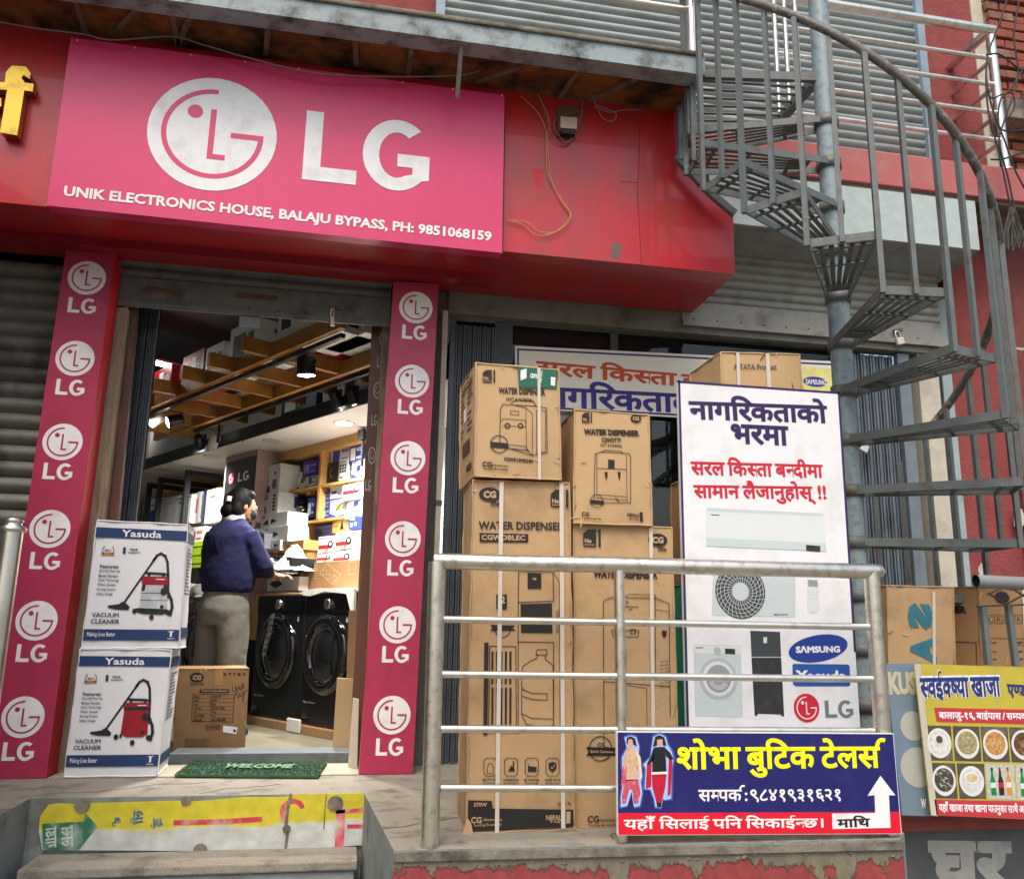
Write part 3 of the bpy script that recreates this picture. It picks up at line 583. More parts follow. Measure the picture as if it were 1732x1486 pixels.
# ================================================================ cartons
kraft=M('kraft_cardboard','#b6976f',.8,dirt='#967857',ds=3,da=.45,var=.05,vs=6,bump=.08,bs=90)
kraft2=M('worn_kraft_cardboard','#af9069',.85,dirt='#856a4c',ds=4,da=.6,var=.07,vs=6,bump=.15,bs=60)
kraftd=M('brown_kraft_cardboard','#94724c',.8,dirt='#6f5538',ds=3,da=.5,var=.05,bump=.08)
ink=M('black_ink','#1d1a17',.6,var=0); inks=M('dark_brown_ink','#4a3623',.7,var=0); strapm=M('white_strap','#c6bdb0',.35,var=.03); tapem=M('packing_tape','#a87f4c',.25,var=.04)
greenp=M('green_sticker','#1d5c48',.4,var=.04)
class Carton:
    """six-sided box from the front plane's four corners and a depth vector"""
    def __init__(s,name,label,cat,pl,C,dep,mat,group=None,dent=.004,bulge=.004):
        s.pl=pl; s.C=C; F=[pl.at(*pl.px(*q)) for q in C] # TL TR BR BL
        dv=np.array(dep,float); B=[q+dv for q in F]; s.F=F; s.B=B
        base=(F[3]+F[2]+B[3]+B[2])/4; s.rnd=random.Random(int(C[1][0]*3+C[1][1])); s.t=thing(name,label,cat,base,group)
        k=MB(); N=10
        rnd=random.Random(int(C[0][0]*7+C[0][1]))
        ph=rnd.uniform(0,6); wear=.006
        def face(a,b,c,d):
            V=[];Q=[]
            n_=np.cross(b-a,d-a); n_/=np.linalg.norm(n_)
            for j in range(N+1):
                for i in range(N+1):
                    x,y=i/N,j/N; q_=(a*(1-x)+b*x)*(1-y)+(d*(1-x)+c*x)*y; ed=min(x,1-x,y,1-y); V.append(q_+n_*(bulge*math.sin(math.pi*x)*math.sin(math.pi*y)*(.7+.3*math.sin(7*x+ph)*math.cos(5*y+ph))-(0 if ed>.01 else wear*max(0,math.sin(13*x+17*y+ph))**3)))
            for j in range(N):
                for i in range(N): q=j*(N+1)+i; Q.append((q,q+1,q+N+2,q+N+1))
            k.add(V,Q,0,True)
        TL,TR,BR,BL=F; tl,tr,br,bl_=B
        face(BL,BR,TR,TL); face(bl_,BL,TL,tl); face(BR,br,tr,TR); face(br,bl_,tl,tr); face(TL,TR,tr,tl); face(bl_,br,BR,BL)
        # rolled edges
        for a,b in ((TL,TR),(BL,BR),(TL,BL),(TR,BR),(tl,TL),(bl_,BL),(tr,TR),(br,BR),(tl,bl_)): L_=np.linalg.norm(b-a); M_=max(3,int(L_/.05)); k.tube([a+(b-a)*t+np.array([rnd.uniform(-1,1),rnd.uniform(-.3,.3),rnd.uniform(-1,1)])*(.0022 if 0<t<1 else 0) for t in np.linspace(0,1,M_)],[.0045*rnd.uniform(.7,1.15) for _ in range(M_)],6)
        s.body=k.build('box_body',mat,s.t)
        if mat.name.endswith('cardboard'): s.wear()
    def wear(s):
        r=s.rnd; TL,TR,BR,BL=s.F; k=MB(); P=[np.array(s.pl.px(*q)) for q in s.C]
        def f(x,y): a=P[3]+(P[2]-P[3])*x; b=P[0]+(P[1]-P[0])*x; return tuple(a+(b-a)*y)
        for _ in range(9):
            x,y=r.choice(((r.uniform(0,1),r.uniform(.97,1)),(r.uniform(0,1),r.uniform(0,.04)),(r.uniform(0,.04),r.uniform(0,1)),(r.uniform(.96,1),r.uniform(0,1)),(r.uniform(.1,.9),r.uniform(.1,.9))))
            c=f(x,y); a=r.uniform(0,3.1); l=r.uniform(.008,.035); w=r.uniform(.0008,.003); n=7
            k.poly(s.pl,[(c[0]+l*math.cos(a)*math.cos(q*2*math.pi/n)*r.uniform(.6,1)-w*math.sin(a)*math.sin(q*2*math.pi/n),c[1]+l*math.sin(a)*math.cos(q*2*math.pi/n)+w*math.cos(a)*math.sin(q*2*math.pi/n)*r.uniform(.6,1.2)) for q in range(n)],.0036,.0052,r.choice((0,0,1)))
        o=k.build('scuff',[M('torn_liner','#c9ae86',.95,var=.05),M('dirty_crease','#6d5438',.9,var=.05)],s.t); o['kind']='stuff'
    def side(s): # left side plane
        d=s.F[3]-s.B[3]; return Plane(s.B[3],d,(s.F[0]-s.F[3]))
    def print(s,name,mat,fn,pl=None): k=MB(); fn(k,pl or s.pl); return k.build(name,mat,s.t)
    def strap(s,u0,v0,u1,v1,wpx=9,h=.006,mat=None):
        k=MB(); k.pp(s.pl,[(u0-wpx/2,v0),(u0+wpx/2,v0),(u1+wpx/2,v1),(u1-wpx/2,v1)],h,h+.001); return k.build('strap',mat or strapm,s.t)
HB=.0055 # printed layer over the bulged cardboard
def no1(k,p,u,v,s,h=HB):
    k.text(p,'No',(u-.42*s,v+.32*s),(u-.0*s,v+.34*s),(u-.42*s,v+.05*s),h+.0006,1,.04); k.text(p,'BRAND',(u-.42*s,v+.46*s),(u+.2*s,v+.48*s),(u-.42*s,v+.38*s),h+.0006,1,.03)
    f=lambda x,y:(u+x*s,v+y*s)
    k.poly(p,p.pts([f(-.5,-.5+.25),f(-.2,-.5),f(.28,-.5),f(.28,-.28),f(0,-.2),f(.28,-.2),f(.28,.55),f(-.5,.5)]),h-.001,h,0); k.poly(p,p.pts([f(.42,-.5),f(.55,-.5),f(.55,.58),f(.42,.56)]),h-.001,h,0)
def cglogo(k,p,u,v,rx,ry,h=HB):
    c=p.px(u,v); a=p.px(u+rx,v)[0]-c[0]; b=c[1]-p.px(u,v+ry)[1]
    k.ell(p,c,a,b,h-.001,h,0,28); k.text(p,'CG',(u-rx*.6,v+ry*.5),(u+rx*.6,v+ry*.55),(u-rx*.6,v-ry*.5),h+.0004,1,.05)
G_='water dispenser cartons stacked behind the railing'
p=YP(3.39); DV=np.array([.0,.34,0])
def side_dep(pl,TL,back,z=None):
    F=pl.at(*pl.px(*TL)); q=PZ(*back,F[2]); return q-F
# lower left tall carton
dl=np.array([.006,.31,0])
C1=Carton('dispenser_carton','tall kraft carton printed with a bottled dispenser and black base band at far left','carton',p,[(800,812),(963,817),(971,1402),(789,1409)],dl,kraft2,G_)
c=C1
c.print('emblem',[ink,kraft],lambda k,p:(cglogo(k,p,828,836,18,12),k.cut(),no1(k,p,945,842,28)))
c.print('title',ink,lambda k,p:(k.text(p,'WATER DISPENSER',(809,895),(953,897),(809,881),HB,0,.025),k.cut(),k.text(p,'life',(830,856),(845,856),(830,846),HB,0,.02)))
c.print('model_label',[ink,kraft],lambda k,p:(k.pp(p,[(811,901),(893,903),(893,917),(811,916)],HB-.001,HB),k.text(p,'CGWDBLEC',(814,913),(888,914),(814,904),HB+.0005,1,.03)))
def pic1(k,p):
    h=HB; S=p.pts
    k.line(p,S([(876,1018),(877,966),(935,967),(936,1016),(876,1018)]),.003,h)
    k.pp(p,[(892,968),(915,969),(915,995),(892,995)],h-.001,h); k.text(p,'cg',(900,981),(907,981),(900,977),h+.0004,1,.04)
    k.pp(p,[(880,1021),(933,1020),(934,1070),(881,1070)],h-.001,h)
    k.line(p,S([(876,1018),(876,1240)]),.003,h); k.line(p,S([(877,1085),(936,1086),(936,1240)]),.003,h); k.line(p,S([(936,968),(946,985),(947,1240)]),.002,h)
    for i in range(12): k.line(p,S([(940,1034+i*3.2),(945,1032+i*3.2)]),.002,h)
    k.pp(p,[(819,1086),(826,1086),(824,1242),(817,1242)],h-.001,h)
    k.line(p,S([(828,1092),(872,1093),(873,1238),(826,1238)]),.003,h,closed=True)
    for i in range(5):
        for v0,v1 in ((1101,1156),(1162,1224)): k.pp(p,[(831+i*7.6,v0),(834.4+i*7.6,v0),(834+i*7.6,v1),(830.6+i*7.6,v1)],h-.001,h)
    B=[(908,1098),(924,1098),(925,1106),(922,1108),(922,1114),(935,1124),(936,1225),(924,1230),(890,1224),(882,1208),(882,1140),(884,1126),(897,1117),(908,1112),(909,1107),(906,1103)]
    k.line(p,S(B),.0025,h,closed=True); k.line(p,S([(882,1165),(900,1172),(925,1172),(925,1183),(900,1182),(882,1176)]),.0025,h); k.line(p,S([(882,1206),(900,1214),(936,1215)]),.0025,h); k.line(p,S([(906,1107),(924,1107)]),.003,h)
    k.pp(p,[(839,1005),(857,1005),(857,1030),(839,1030)],h-.001,h); k.text(p,'12',(842,1020),(854,1020),(842,1008),h+.0004,1,.03)
    k.arc(p,p.px(850,1064),.028,.031,180,360,h-.001,h,0,14); k.pp(p,[(829,1056),(871,1057),(867,1061),(871,1066),(829,1066),(833,1061)],h-.001,h)
    for i,t in enumerate(('BOTTOM','OVERHEATING','SS WATER','SAFE HOT')):
        u=829+i*35; k.line(p,S([(u-11,1285),(u-7,1281),(u+7,1281),(u+11,1285),(u+11,1306),(u+7,1311),(u-7,1311),(u-11,1306)]),.0022,h,closed=True)
        k.text(p,t,(u-13,1320),(u+13,1320),(u-13,1315.5),h,0,.02); k.text(p,('LOADING','PROTECTION','TANK','WATER FLOW')[i],(u-12,1327),(u+12,1327),(u-12,1322.5),h,0,.02)
    u=829; k.line(p,S([(u-5,1307),(u-5,1295),(u-2,1290),(u+2,1290),(u+5,1295),(u+5,1307)]),.002,h,closed=True)
    k.pp(p,[(859,1303),(865,1293),(871,1303)],h-.001,h); k.line(p,S([(868,1287),(868,1302)]),.004,h); k.pp(p,[(893,1294),(907,1296),(907,1304),(893,1304)],h-.001,h); k.line(p,S([(893,1290),(893,1304)]),.002,h)
    k.pp(p,[(934,1287),(941,1290),(940,1299),(934,1305),(928,1299),(927,1290)],h-.001,h); k.line(p,S([(931,1296),(933,1299),(938,1292)]),.002,h+.0004,1)
    k.pp(p,[(792,1352),(831,1353),(833,1366),(969,1368),(970,1397),(791,1405)],h-.001,h); 
    for t,a,b in (('570W',(801,1363),9),('CG',(796,1391),13)): k.text(p,t,a,(a[0]+(22 if t=='570W' else 18),a[1]),(a[0],a[1]-b+2),h+.0004,1,.03)
    k.text(p,'electronics',(817,1387),(848,1387),(817,1382),h+.0004,1,.01); k.text(p,'Touching life everyday',(800,1398),(848,1396),(800,1392),h+.0004,1,.01)
    k.text(p,'NEPALS',(923,1386),(953,1386),(923,1377),h+.0004,1,.03); k.text(p,'1',(957,1391),(964,1391),(957,1371),h+.0004,1,.05); k.text(p,'& Only',(930,1391),(947,1391),(930,1386),h+.0004,1,.02)
    k.text(p,'Qty 1 Pc',(942,1362),(966,1362),(942,1355),h,0,.02)
c.print('printed_panel',[ink,kraft],pic1)
c.strap(848,815,840,1407,7); c.strap(949,818,952,1400,7)
# torn corner flaps
k=MB(); pp_=Plane((0,3.385,0),(1,0,0)); k.pp(p,[(789,1380),(796,1390),(800,1408),(781,1410),(785,1398)],.006,.010); k.build('torn_flap',kraft,c.t)
# left upper carton (turned, overhanging)
p2=YP(3.37); d2=side_dep(p2,(805,613.6),(779.4,654.5))
C2=Carton('dispenser_carton','upper left kraft carton with outlined table dispenser and green sticker on its corner','carton',p2,[(805,613.6),(945,626),(949,811),(803.6,804.5)],d2,kraft,G_)
c=C2
c.print('emblem',[ink,kraft],lambda k,p:(no1(k,p,826,636,20)))
def pic2(k,p):
    h=HB;S=p.pts
    k.text(p,'WATER DISPENSER',(843,666),(922,669),(843,655),h,0,.04); k.text(p,'HOT & NORMAL',(856,678),(902,680),(856,672),h,0,.02)
    k.line(p,S([(846,692),(850,684),(905,687),(924,690),(925,765),(900,770),(848,754)]),.0028,h); k.line(p,S([(846,692),(845,745),(848,757),(895,762)]),.0028,h); k.line(p,S([(889,690),(890,760),(900,770),(900,700),(889,690),(872,686)]),.002,h)
    k.line(p,S([(864,682),(872,677),(902,679),(906,686)]),.003,h); k.line(p,S([(847,712),(852,708),(888,711),(889,722),(850,720)]),.002,h)
    k.line(p,S([(863,695),(877,696),(877,702),(863,701)]),.002,h,closed=True)
    for u in (858,880): k.arc(p,p.px(u,720),.008,.012,0,360,h-.001,h,0,10)
    k.line(p,S([(855,758),(862,752),(889,755),(893,763)]),.002,h); k.line(p,S([(907,694),(922,695),(922,764),(907,766)]),.002,h,closed=True)
    k.arc(p,p.px(844,751),.034,.037,0,360,h-.001,h,0,20); k.pp(p,[(828,747),(860,750),(857,754),(861,759),(828,756),(832,752)],h-.001,h)
    k.text(p,'CGWD15M02HN',(852,779),(901,783),(852,773),h,0,.05); k.text(p,'CG',(815,789),(832,790),(815,780),h,0,.04); k.text(p,'electronics',(832,788),(859,790),(832,784),h,0,.02); k.text(p,'Touching life everyday',(816,795),(859,797),(816,790),h,0,.02)
c.print('printed_panel',[ink],pic2)
c.print('sticker',[greenp,whitep],lambda k,p:(k.pp(p,[(875,621),(943,626),(941,657),(877,655)],.006,.0068),k.pp(p,[(880,627),(890,624),(890,640),(880,644)],.0068,.0072,1),k.text(p,'care',(896,640),(908,641),(896,632),.0074,1,.03),k.text(p,'stay closed',(916,648),(918,628),(912,647),.0074,1,.03),k.pp(p,[(931,638),(939,639),(938,653),(931,652)],.0068,.0072,1)))
c.strap(911,623,912,811,5)
sp=c.side(); 
def sd2(k,p):
    W_=np.linalg.norm(C2.F[3]-C2.B[3]); Hh=np.linalg.norm(C2.F[0]-C2.F[3])
    for j in range(2):
        k.cut()
        for i in range(9):
            if random.random()<.8: k.rect(p,W_*(.1+.45*j),W_*(.12+.45*j+random.uniform(.1,.3)),Hh*(.86-i*.05),Hh*(.875-i*.05),HB-.001,HB)
    k.cut(); k.rect(p,W_*.25,W_*.7,Hh*.26,Hh*.38,HB-.001,HB); k.cut(); k.rect(p,W_*.5,W_*.8,Hh*.1,Hh*.15,HB-.001,HB); k.cut(); k.textw(p,'SIDE',(W_*.5,Hh*.9),W_*.7,.03,HB,0,.03)
c.print('side_print',inks,sd2,sp); c.print('side_label',whitep,lambda k,p:k.rect(p,.13,.19,.27,.33,HB,HB+.001),sp)
# right lower tall carton
p3=YP(3.42)
C3=Carton('dispenser_carton','tall kraft carton with an outlined floor dispenser and crumpled top at the right stack','carton',p3,[(970,887),(1136,892),(1150,1406),(973,1413)],(.0,.3,0),kraft2,G_)
c=C3
c.print('emblem',[ink,kraft],lambda k,p:(no1(k,p,1000,909,28),k.cut(),cglogo(k,p,1112,913,16,11),k.text(p,'life',(1113,932),(1127,932),(1113,924),HB,0,.02)))
def pic3(k,p):
    h=HB;S=p.pts
    k.text(p,'WATER DISPENSER',(1003,977),(1112,979),(1003,963),h,0,.05)
    k.line(p,S([(1021,1262),(1020,1016),(1033,1010),(1108,1011),(1131,1020),(1133,1210)]),.0028,h); k.line(p,S([(1054,1010),(1065,1004),(1108,1006),(1108,1150)]),.002,h); k.line(p,S([(1131,1034),(1108,1030)]),.002,h)
    k.line(p,S([(1056,1025),(1078,1026)]),.003,h); k.line(p,S([(1063,1030),(1068,1030)]),.003,h); k.arc(p,p.px(1060,1018),.004,.006,0,360,h-.001,h,0,8)
    k.line(p,S([(1034,1065),(1080,1066),(1078,1077),(1036,1075)]),.0025,h,closed=True)
    for u in (1048,1070): k.line(p,S([(u-4,1064),(u+4,1064),(u+4,1071),(u-4,1071)]),.003,h,closed=True)
    k.pp(p,[(1119,1066),(1127,1066),(1126,1075),(1123,1078),(1120,1075)],h-.001,h)
    for i in range(8): k.line(p,S([(1116,1119+i*6),(1121,1118+i*6)]),.002,h); k.line(p,S([(1124,1118+i*6),(1130,1117+i*6)]),.002,h)
    k.line(p,S([(1021,1152),(1132,1160)]),.0028,h); k.line(p,S([(1060,1158),(1093,1163),(1094,1240)]),.002,h); k.line(p,S([(1058,1100),(1059,1225)]),.0015,h); k.line(p,S([(1022,1262),(1060,1270)]),.0028,h)
    k.arc(p,p.px(1015,1265),.044,.047,0,360,h-.001,h,0,24); k.pp(p,[(991,1262),(1042,1264),(1038,1271),(1042,1277),(991,1277),(995,1270)],h-.001,h); k.text(p,'CG',(1010,1262),(1022,1262),(1010,1255),h,0,.03); k.text(p,'Quality Guarantee',(997,1273),(1036,1274),(997,1267),h+.0004,1,.02)
    k.text(p,'CG',(993,1390),(1012,1390),(993,1378),h,0,.03); k.text(p,'electronics',(1012,1388),(1043,1388),(1012,1382),h,0,.01); k.text(p,'Touching life everyday',(994,1398),(1044,1397),(994,1392),h,0,.01)
c.print('printed_panel',[ink,kraft],pic3); c.strap(1100,892,1106,1408,6)
# right upper carton
p4=YP(3.40); d4=side_dep(p4,(971.7,692.3),(949,718))
C4=Carton('dispenser_carton','upper right kraft carton with WATER DISPENSER title and a two tap table dispenser outline','carton',p4,[(971.7,692.3),(1097.4,701.4),(1102.8,888.6),(970.5,884)],d4,kraft,G_)
c=C4
def pic4(k,p):
    h=HB;S=p.pts
    no1(k,p,992,706,16); k.text(p,'WATER DISPENSER',(987,735),(1081,738),(987,725),h,0,.06); k.text(p,'CGWDTTF',(1017,748),(1050,749),(1017,740),h,0,.04); k.text(p,'HOT & NORMAL',(1015,755),(1052,757),(1015,750),h,0,.02)
    k.line(p,S([(1004,850),(1006,768),(1016,764),(1063,767),(1066,772),(1066,850),(1004,850)]),.0025,h); k.line(p,S([(1009,768),(1009,845)]),.002,h); k.line(p,S([(1059,770),(1060,848)]),.002,h); k.line(p,S([(1010,792),(1059,794)]),.0022,h); k.line(p,S([(1017,765),(1022,761),(1050,763),(1054,767)]),.0022,h)
    k.pp(p,[(1028,777),(1039,778),(1039,792),(1028,792)],h-.001,h)
    for u in (1024,1046): k.pp(p,[(u-2,798),(u+3,798),(u+3,806),(u+1,813),(u-1,806)],h-.001,h)
    k.line(p,S([(1010,836),(1059,840)]),.002,h); k.line(p,S([(1010,842),(1059,846)]),.002,h)
    k.arc(p,p.px(1009,847),.026,.028,0,360,h-.001,h,0,18); k.pp(p,[(996,845),(1022,847),(1020,850),(1022,853),(996,851),(999,848)],h-.001,h)
    k.text(p,'CG',(983,872),(996,873),(983,865),h,0,.04); k.text(p,'Touching life',(983,878),(1017,880),(983,874),h,0,.02); k.text(p,'NEPALS',(1060,873),(1080,875),(1060,867),h,0,.04); k.text(p,'1',(1082,882),(1087,882),(1082,866),h,0,.06); k.text(p,'& Only',(1064,880),(1079,881),(1064,876),h,0,.02)
    cglogo(k,p,1075,708,9,6.5)
c.print('printed_panel',[ink,kraft],pic4)
# carton peeping over the white board
p5=YP(3.62); d5=side_dep(p5,(1218.9,596),(1167.7,631))
C5=Carton('air_conditioner_carton','kraft carton with two white straps peeping over the top of the white board','carton',p5,[(1218.9,596),(1352,599.7),(1364,800),(1222,796)],d5,kraft)
C5.strap(1247,597,1254,797,5.5); C5.strap(1297,599,1308,798,6.5)
def pic5(k,p): k.text(p,'A TATA Product',(1240,625),(1313,625),(1240,616),HB,0,.03)
C5.print('lettering',M('faded_ink','#5a5650',.7,var=0),pic5)
sp=C5.side(); C5.print('side_lettering',M('teal_ink','#3a6f80',.7,var=0),lambda k,p:k.textw(p,'VOLTAS',(.12,.26),.2,.05,HB,0,.05),sp)
F=C5.F; 
C6=Carton('air_conditioner_carton','plain kraft carton standing hidden behind the white board under the strapped carton','carton',YP(3.60),[(1176,803),(1362,801),(1380,1402),(1182,1402)],(0,.3,0),kraftd)
C10=Carton('teal_carton','narrow teal carton edge showing between the right carton stack and the white board','carton',YP(3.56),[(1138,990),(1168,991),(1174,1404),(1144,1404)],(0,.25,0),M('teal_board','#2a8a72',.6,dirt='#1f6654',ds=6,da=.5,var=.05))
C10.print('navy_edge',M('navy_edge_print','#1d2550',.5,var=.03),lambda k,p:k.pp(p,[(1156,992),(1160,992),(1166,1402),(1162,1402)],HB,HB+.001))
# ================================================================ standing white poster board
pb=thing('poster_board','tall white poster board with violet and red Nepali writing and appliance pictures','poster board',PY(1310,1420,3.42))
p=YP(3.41); pwhite=M('poster_white','#dcdcde',.5,dirt='#b9b7ad',ds=4,da=.5,var=.03,vs=30); pvio=M('poster_violet','#2f1a50',.5,var=.03); pred=M('poster_red','#c01c34',.5,var=.03)
k=MB(); k.pp(p,[(1146.5,644.5),(1419,663.5),(1437.5,953),(1455,1230),(1467,1424),(1168,1420),(1161.5,1228),(1154.2,943.5)],-.02,0); k.build('board',pwhite,pb,bevel=.002)
k=MB()
for a,b in (((1146.8,645.5),(1418.5,664.5)),((1148.6,645),(1156.4,944)),((1156.4,944),(1163.4,1228)),((1163.4,1228),(1169,1420)),((1418.3,664),(1436.8,953)),((1436.8,953),(1446,1100))): k.line(p,p.pts([a,b]),.010,.001)
k.build('border',pvio,pb)
k=MB(); k.text(p,["नागिरकताको"],(1166,710),(1401,717),(1165,666),.0015,0,.034); k.text(p,["भरमा"],(1237,751),(1335,755),(1238,716),.0015,0,.034); k.build('violet_lettering',pvio,pb)
k=MB(); k.text(p,["सरल"," ","िक",H('स'),"ता"," ","ब",H('न'),"दीमा"],(1169,805),(1393,810),(1170,771),.0015,0,.03); k.text(p,["सामान"," ","लैजानुहोस्"," ","!!"],(1174,851),(1399,853),(1176,811),.0015,0,.03); k.build('red_lettering',pred,pb)
ac1=M('pale_appliance_print','#cdd2d2',.5,var=.02); ac2=M('pale_blue_print','#b9c5c6',.5,var=.02); grp=M('grey_print','#8b9296',.5,var=.04); dkp=M('charcoal_print','#2b2b2c',.5,dirt='#4a4a48',ds=30,da=.5,var=.1)
k=MB(); k.pp(p,[(1194,862),(1392,873),(1398,932),(1195,923)],.0008,.0015,0); k.pp(p,[(1195,909),(1396,918),(1398,932),(1195,923)],.0015,.002,1); k.pp(p,[(1196,858),(1392,868),(1392,873),(1194,864)],.0008,.0018,1); k.pp(p,[(1363,921),(1387,923),(1387,933),(1363,931)],.0018,.0024,2); k.line(p,p.pts([(1202,870),(1216,871)]),.003,.0022,2)
k.build('air_conditioner_picture',[ac1,ac2,dkp],pb)
k=MB(); c=p.px(1252,1000); rr=p.px(1294,1000)[0]-c[0]
k.pp(p,[(1206,955),(1345,962),(1345,1043),(1204,1040)],.0006,.0012,0); k.ell(p,c,rr,rr*1.0,.0012,.002,1)
for i in range(30):
    a=i*2*math.pi/30; P=[(c[0]+rr*q*math.cos(a+q*.6),c[1]+rr*q*math.sin(a+q*.6)) for q in (.36,.6,.8,.97)]; k.line(p,P,.0022,.0026,0)
for q in (.5,.65,.8,.93): k.arc(p,c,rr*q-.001,rr*q+.001,0,360,.002,.0026,0,24)
k.ell(p,c,rr*.34,rr*.34,.002,.003,0); k.text(p,'digital inverter',(1308,1041),(1333,1041),(1308,1037),.0016,2,.02)
k.build('outdoor_fan_picture',[ac2,M('fan_print','#3c3a38',.5,var=.1),dkp],pb)
k=MB(); k.pp(p,[(1365,978),(1384,979),(1386,1030),(1380,1036),(1370,1036),(1366,1030)],.0006,.0012,0); k.pp(p,[(1366,980),(1382,981),(1383,992),(1367,991)],.0012,.0018,1)
for i in range(3):
    for j in range(3): k.ell(p,p.px(1369+6*i,1000+6*j),.003,.003,.0012,.0018,2,8)
k.build('remote_picture',[ac1,grp,ac2],pb)
k=MB(); k.pp(p,[(1173,1089),(1253,1091),(1256,1212),(1176,1210)],.0006,.0012,0); k.pp(p,[(1174,1090),(1253,1092),(1253,1106),(1174,1104)],.0012,.0016,1); c=p.px(1215,1147); rr=p.px(1247,1147)[0]-c[0]
k.ell(p,c,rr,rr,.0012,.002,2); k.ell(p,c,rr*.82,rr*.82,.002,.0026,1); k.ell(p,c,rr*.66,rr*.66,.0026,.0032,3); k.arc(p,c,rr*.3,rr*.55,200,330,.0032,.0036,2,14); k.ell(p,p.px(1213,1100),.016,.016,.0016,.0022,2); k.pp(p,[(1226,1096),(1243,1097),(1243,1106),(1226,1105)],.0016,.0022,4)
k.text(p,'inverter',(1177,1096),(1190,1096),(1177,1093),.002,4,.02); k.build('washing_machine_picture',[ac2,ac1,M('silver_print','#b9bcbf',.3,metal=.3,var=.03),grp,dkp],pb)
k=MB(); k.pp(p,[(1269,1066),(1319,1068),(1321,1110),(1271,1110)],.0006,.0012,0); k.pp(p,[(1271,1111.5),(1321,1111.5),(1326,1208),(1276,1206)],.0006,.0012,1); k.pp(p,[(1291,1077),(1297,1077),(1297,1087),(1291,1087)],.0012,.0018,2); k.pp(p,[(1276,1206),(1281,1206),(1281,1210),(1277,1210)],.0006,.0012,3); k.pp(p,[(1321,1208),(1326,1208),(1326,1211),(1322,1211)],.0006,.0012,3)
k.build('fridge_picture',[M('fridge_door_print','#3b4145',.4,var=.08),dkp,ac1,black],pb)
sblue=M('logo_blue','#1c3a8c',.45,var=.02)
k=MB(); c=p.px(1384,1096); s=p.px(1434,1096)[0]-c[0]; n=36; k.poly(p,[(c[0]+s*math.cos(t)-.0*math.sin(t),c[1]+.055*math.sin(t)+.15*s*math.cos(t)) for t in [2*math.pi*q/n for q in range(n)]],.0006,.0012,0); k.text(p,'SΛMSUNG',(1346,1104),(1421,1103),(1346,1092),.0016,1,.05); k.build('oval_logo',[sblue,whitep],pb)
k=MB(); k.pp(p,[(1340,1124),(1343,1122),(1434,1123),(1437,1126),(1438,1158),(1435,1160),(1346,1160),(1341,1157)],.0006,.0012,0); k.text(p,'Yasuda',(1346,1152),(1432,1152),(1346,1133),.0016,1,.03); k.build('blue_logo',[M('logo_mid_blue','#1f4f96',.45,var=.02),whitep],pb)
k=MB(); emblem(k,p,p.px(1364,1196.5),p.px(1385.5,1196.5)[0]-p.px(1364,1196.5)[0],.0016,0,1); a0,b0=p.px(1396,1213); a1,b1=p.px(1442,1184); lgword(k,p,a0,a1,b0,b1,.0014,.0008,2); k.build('round_logo',[pred,pwhite,M('logo_grey','#6c7678',.5,var=.02)],pb)
# ================================================================ navy tailor sign
ns=thing('tailor_sign','navy and red tailor sign with yellow Nepali writing wired to the railing','sign',PY(1285,1411,3.14)); p=YP(3.145)
navy=M('navy_print','#1d1c5f',.4,dirt='#3a3a78',ds=9,da=.25,var=.03); sred=M('sign_red','#d3152c',.4,var=.03); syel=M('sign_yellow','#f2ea12',.4,var=.02)
k=MB(); k.pp(p,[(1043.3,1236.5),(1511,1239.5),(1525.5,1409.5),(1044.8,1412)],-.018,0); k.build('board',M('sign_flex_white','#d5d5d5',.45,var=.02),ns,bevel=.002)
k=MB(); k.pp(p,[(1044.5,1238),(1510,1241),(1521,1372),(1045.2,1374)],.0002,.0008); k.build('navy_panel',navy,ns)
k=MB(); k.pp(p,[(1045.2,1374.2),(1521.2,1372.2),(1524,1408.5),(1046,1411)],.0002,.0008); k.build('red_panel',sred,ns)
k=MB(); k.text(p,["शोभा"," ","बुिटक"," ","टेलस",RE],(1145,1316),(1502,1312),(1145,1248),.0014,0,.028); k.build('yellow_lettering',syel,ns)
k=MB(); k.text(p,["स",H('म'),"पक",RE," ",":"," ","९८४१९३१६२१"],(1181,1357),(1422,1355),(1181,1327),.0014,0,.02); k.text(p,["यहाँ"," ","िसलाई"," ","पिन"," ","िसकाई",H('न'),"छ"," ","।"],(1055,1405),(1393,1402),(1055,1379),.0014,0,.022); k.build('white_lettering',whitep,ns)
k=MB(); k.pp(p,[(1407,1375),(1480,1374),(1479,1344),(1467,1345),(1489,1311),(1514,1344),(1503,1344),(1506,1399),(1408,1401)],.0008,.0014); k.build('arrow',whitep,ns)
k=MB(); k.text(p,["मािथ"],(1416,1399),(1472,1397),(1416,1379),.002,0,.03); k.build('black_lettering',ink,ns)
glow=M('pale_blue_outline','#9db7e6',.5,var=0); skinp=M('skin_print','#c99a80',.5,var=.05); pinkp=M('rose_cloth_print','#b8455a',.5,dirt='#d9a58a',ds=60,da=.7,var=.1); redp=M('crimson_cloth_print','#b3132f',.5,var=.15,vs=60); beip=M('beige_cloth_print','#c9a98a',.5,dirt='#9c5f52',ds=70,da=.6)
k=MB()
A1=[(1056,1247),(1066,1243),(1076,1246),(1081,1262),(1080,1275),(1084,1290),(1086,1312),(1084,1322),(1086,1340),(1082,1362),(1072,1364),(1068,1338),(1061,1362),(1050,1364),(1050,1345),(1054,1320),(1052,1296),(1052,1280),(1060,1265)]
A2=[(1105,1245),(1116,1240),(1126,1246),(1129,1258),(1136,1270),(1139,1282),(1136,1300),(1135,1350),(1124,1352),(1121,1350),(1118,1365),(1108,1364),(1106,1350),(1100,1334),(1090,1334),(1092,1300),(1088,1292),(1100,1280),(1102,1264)]
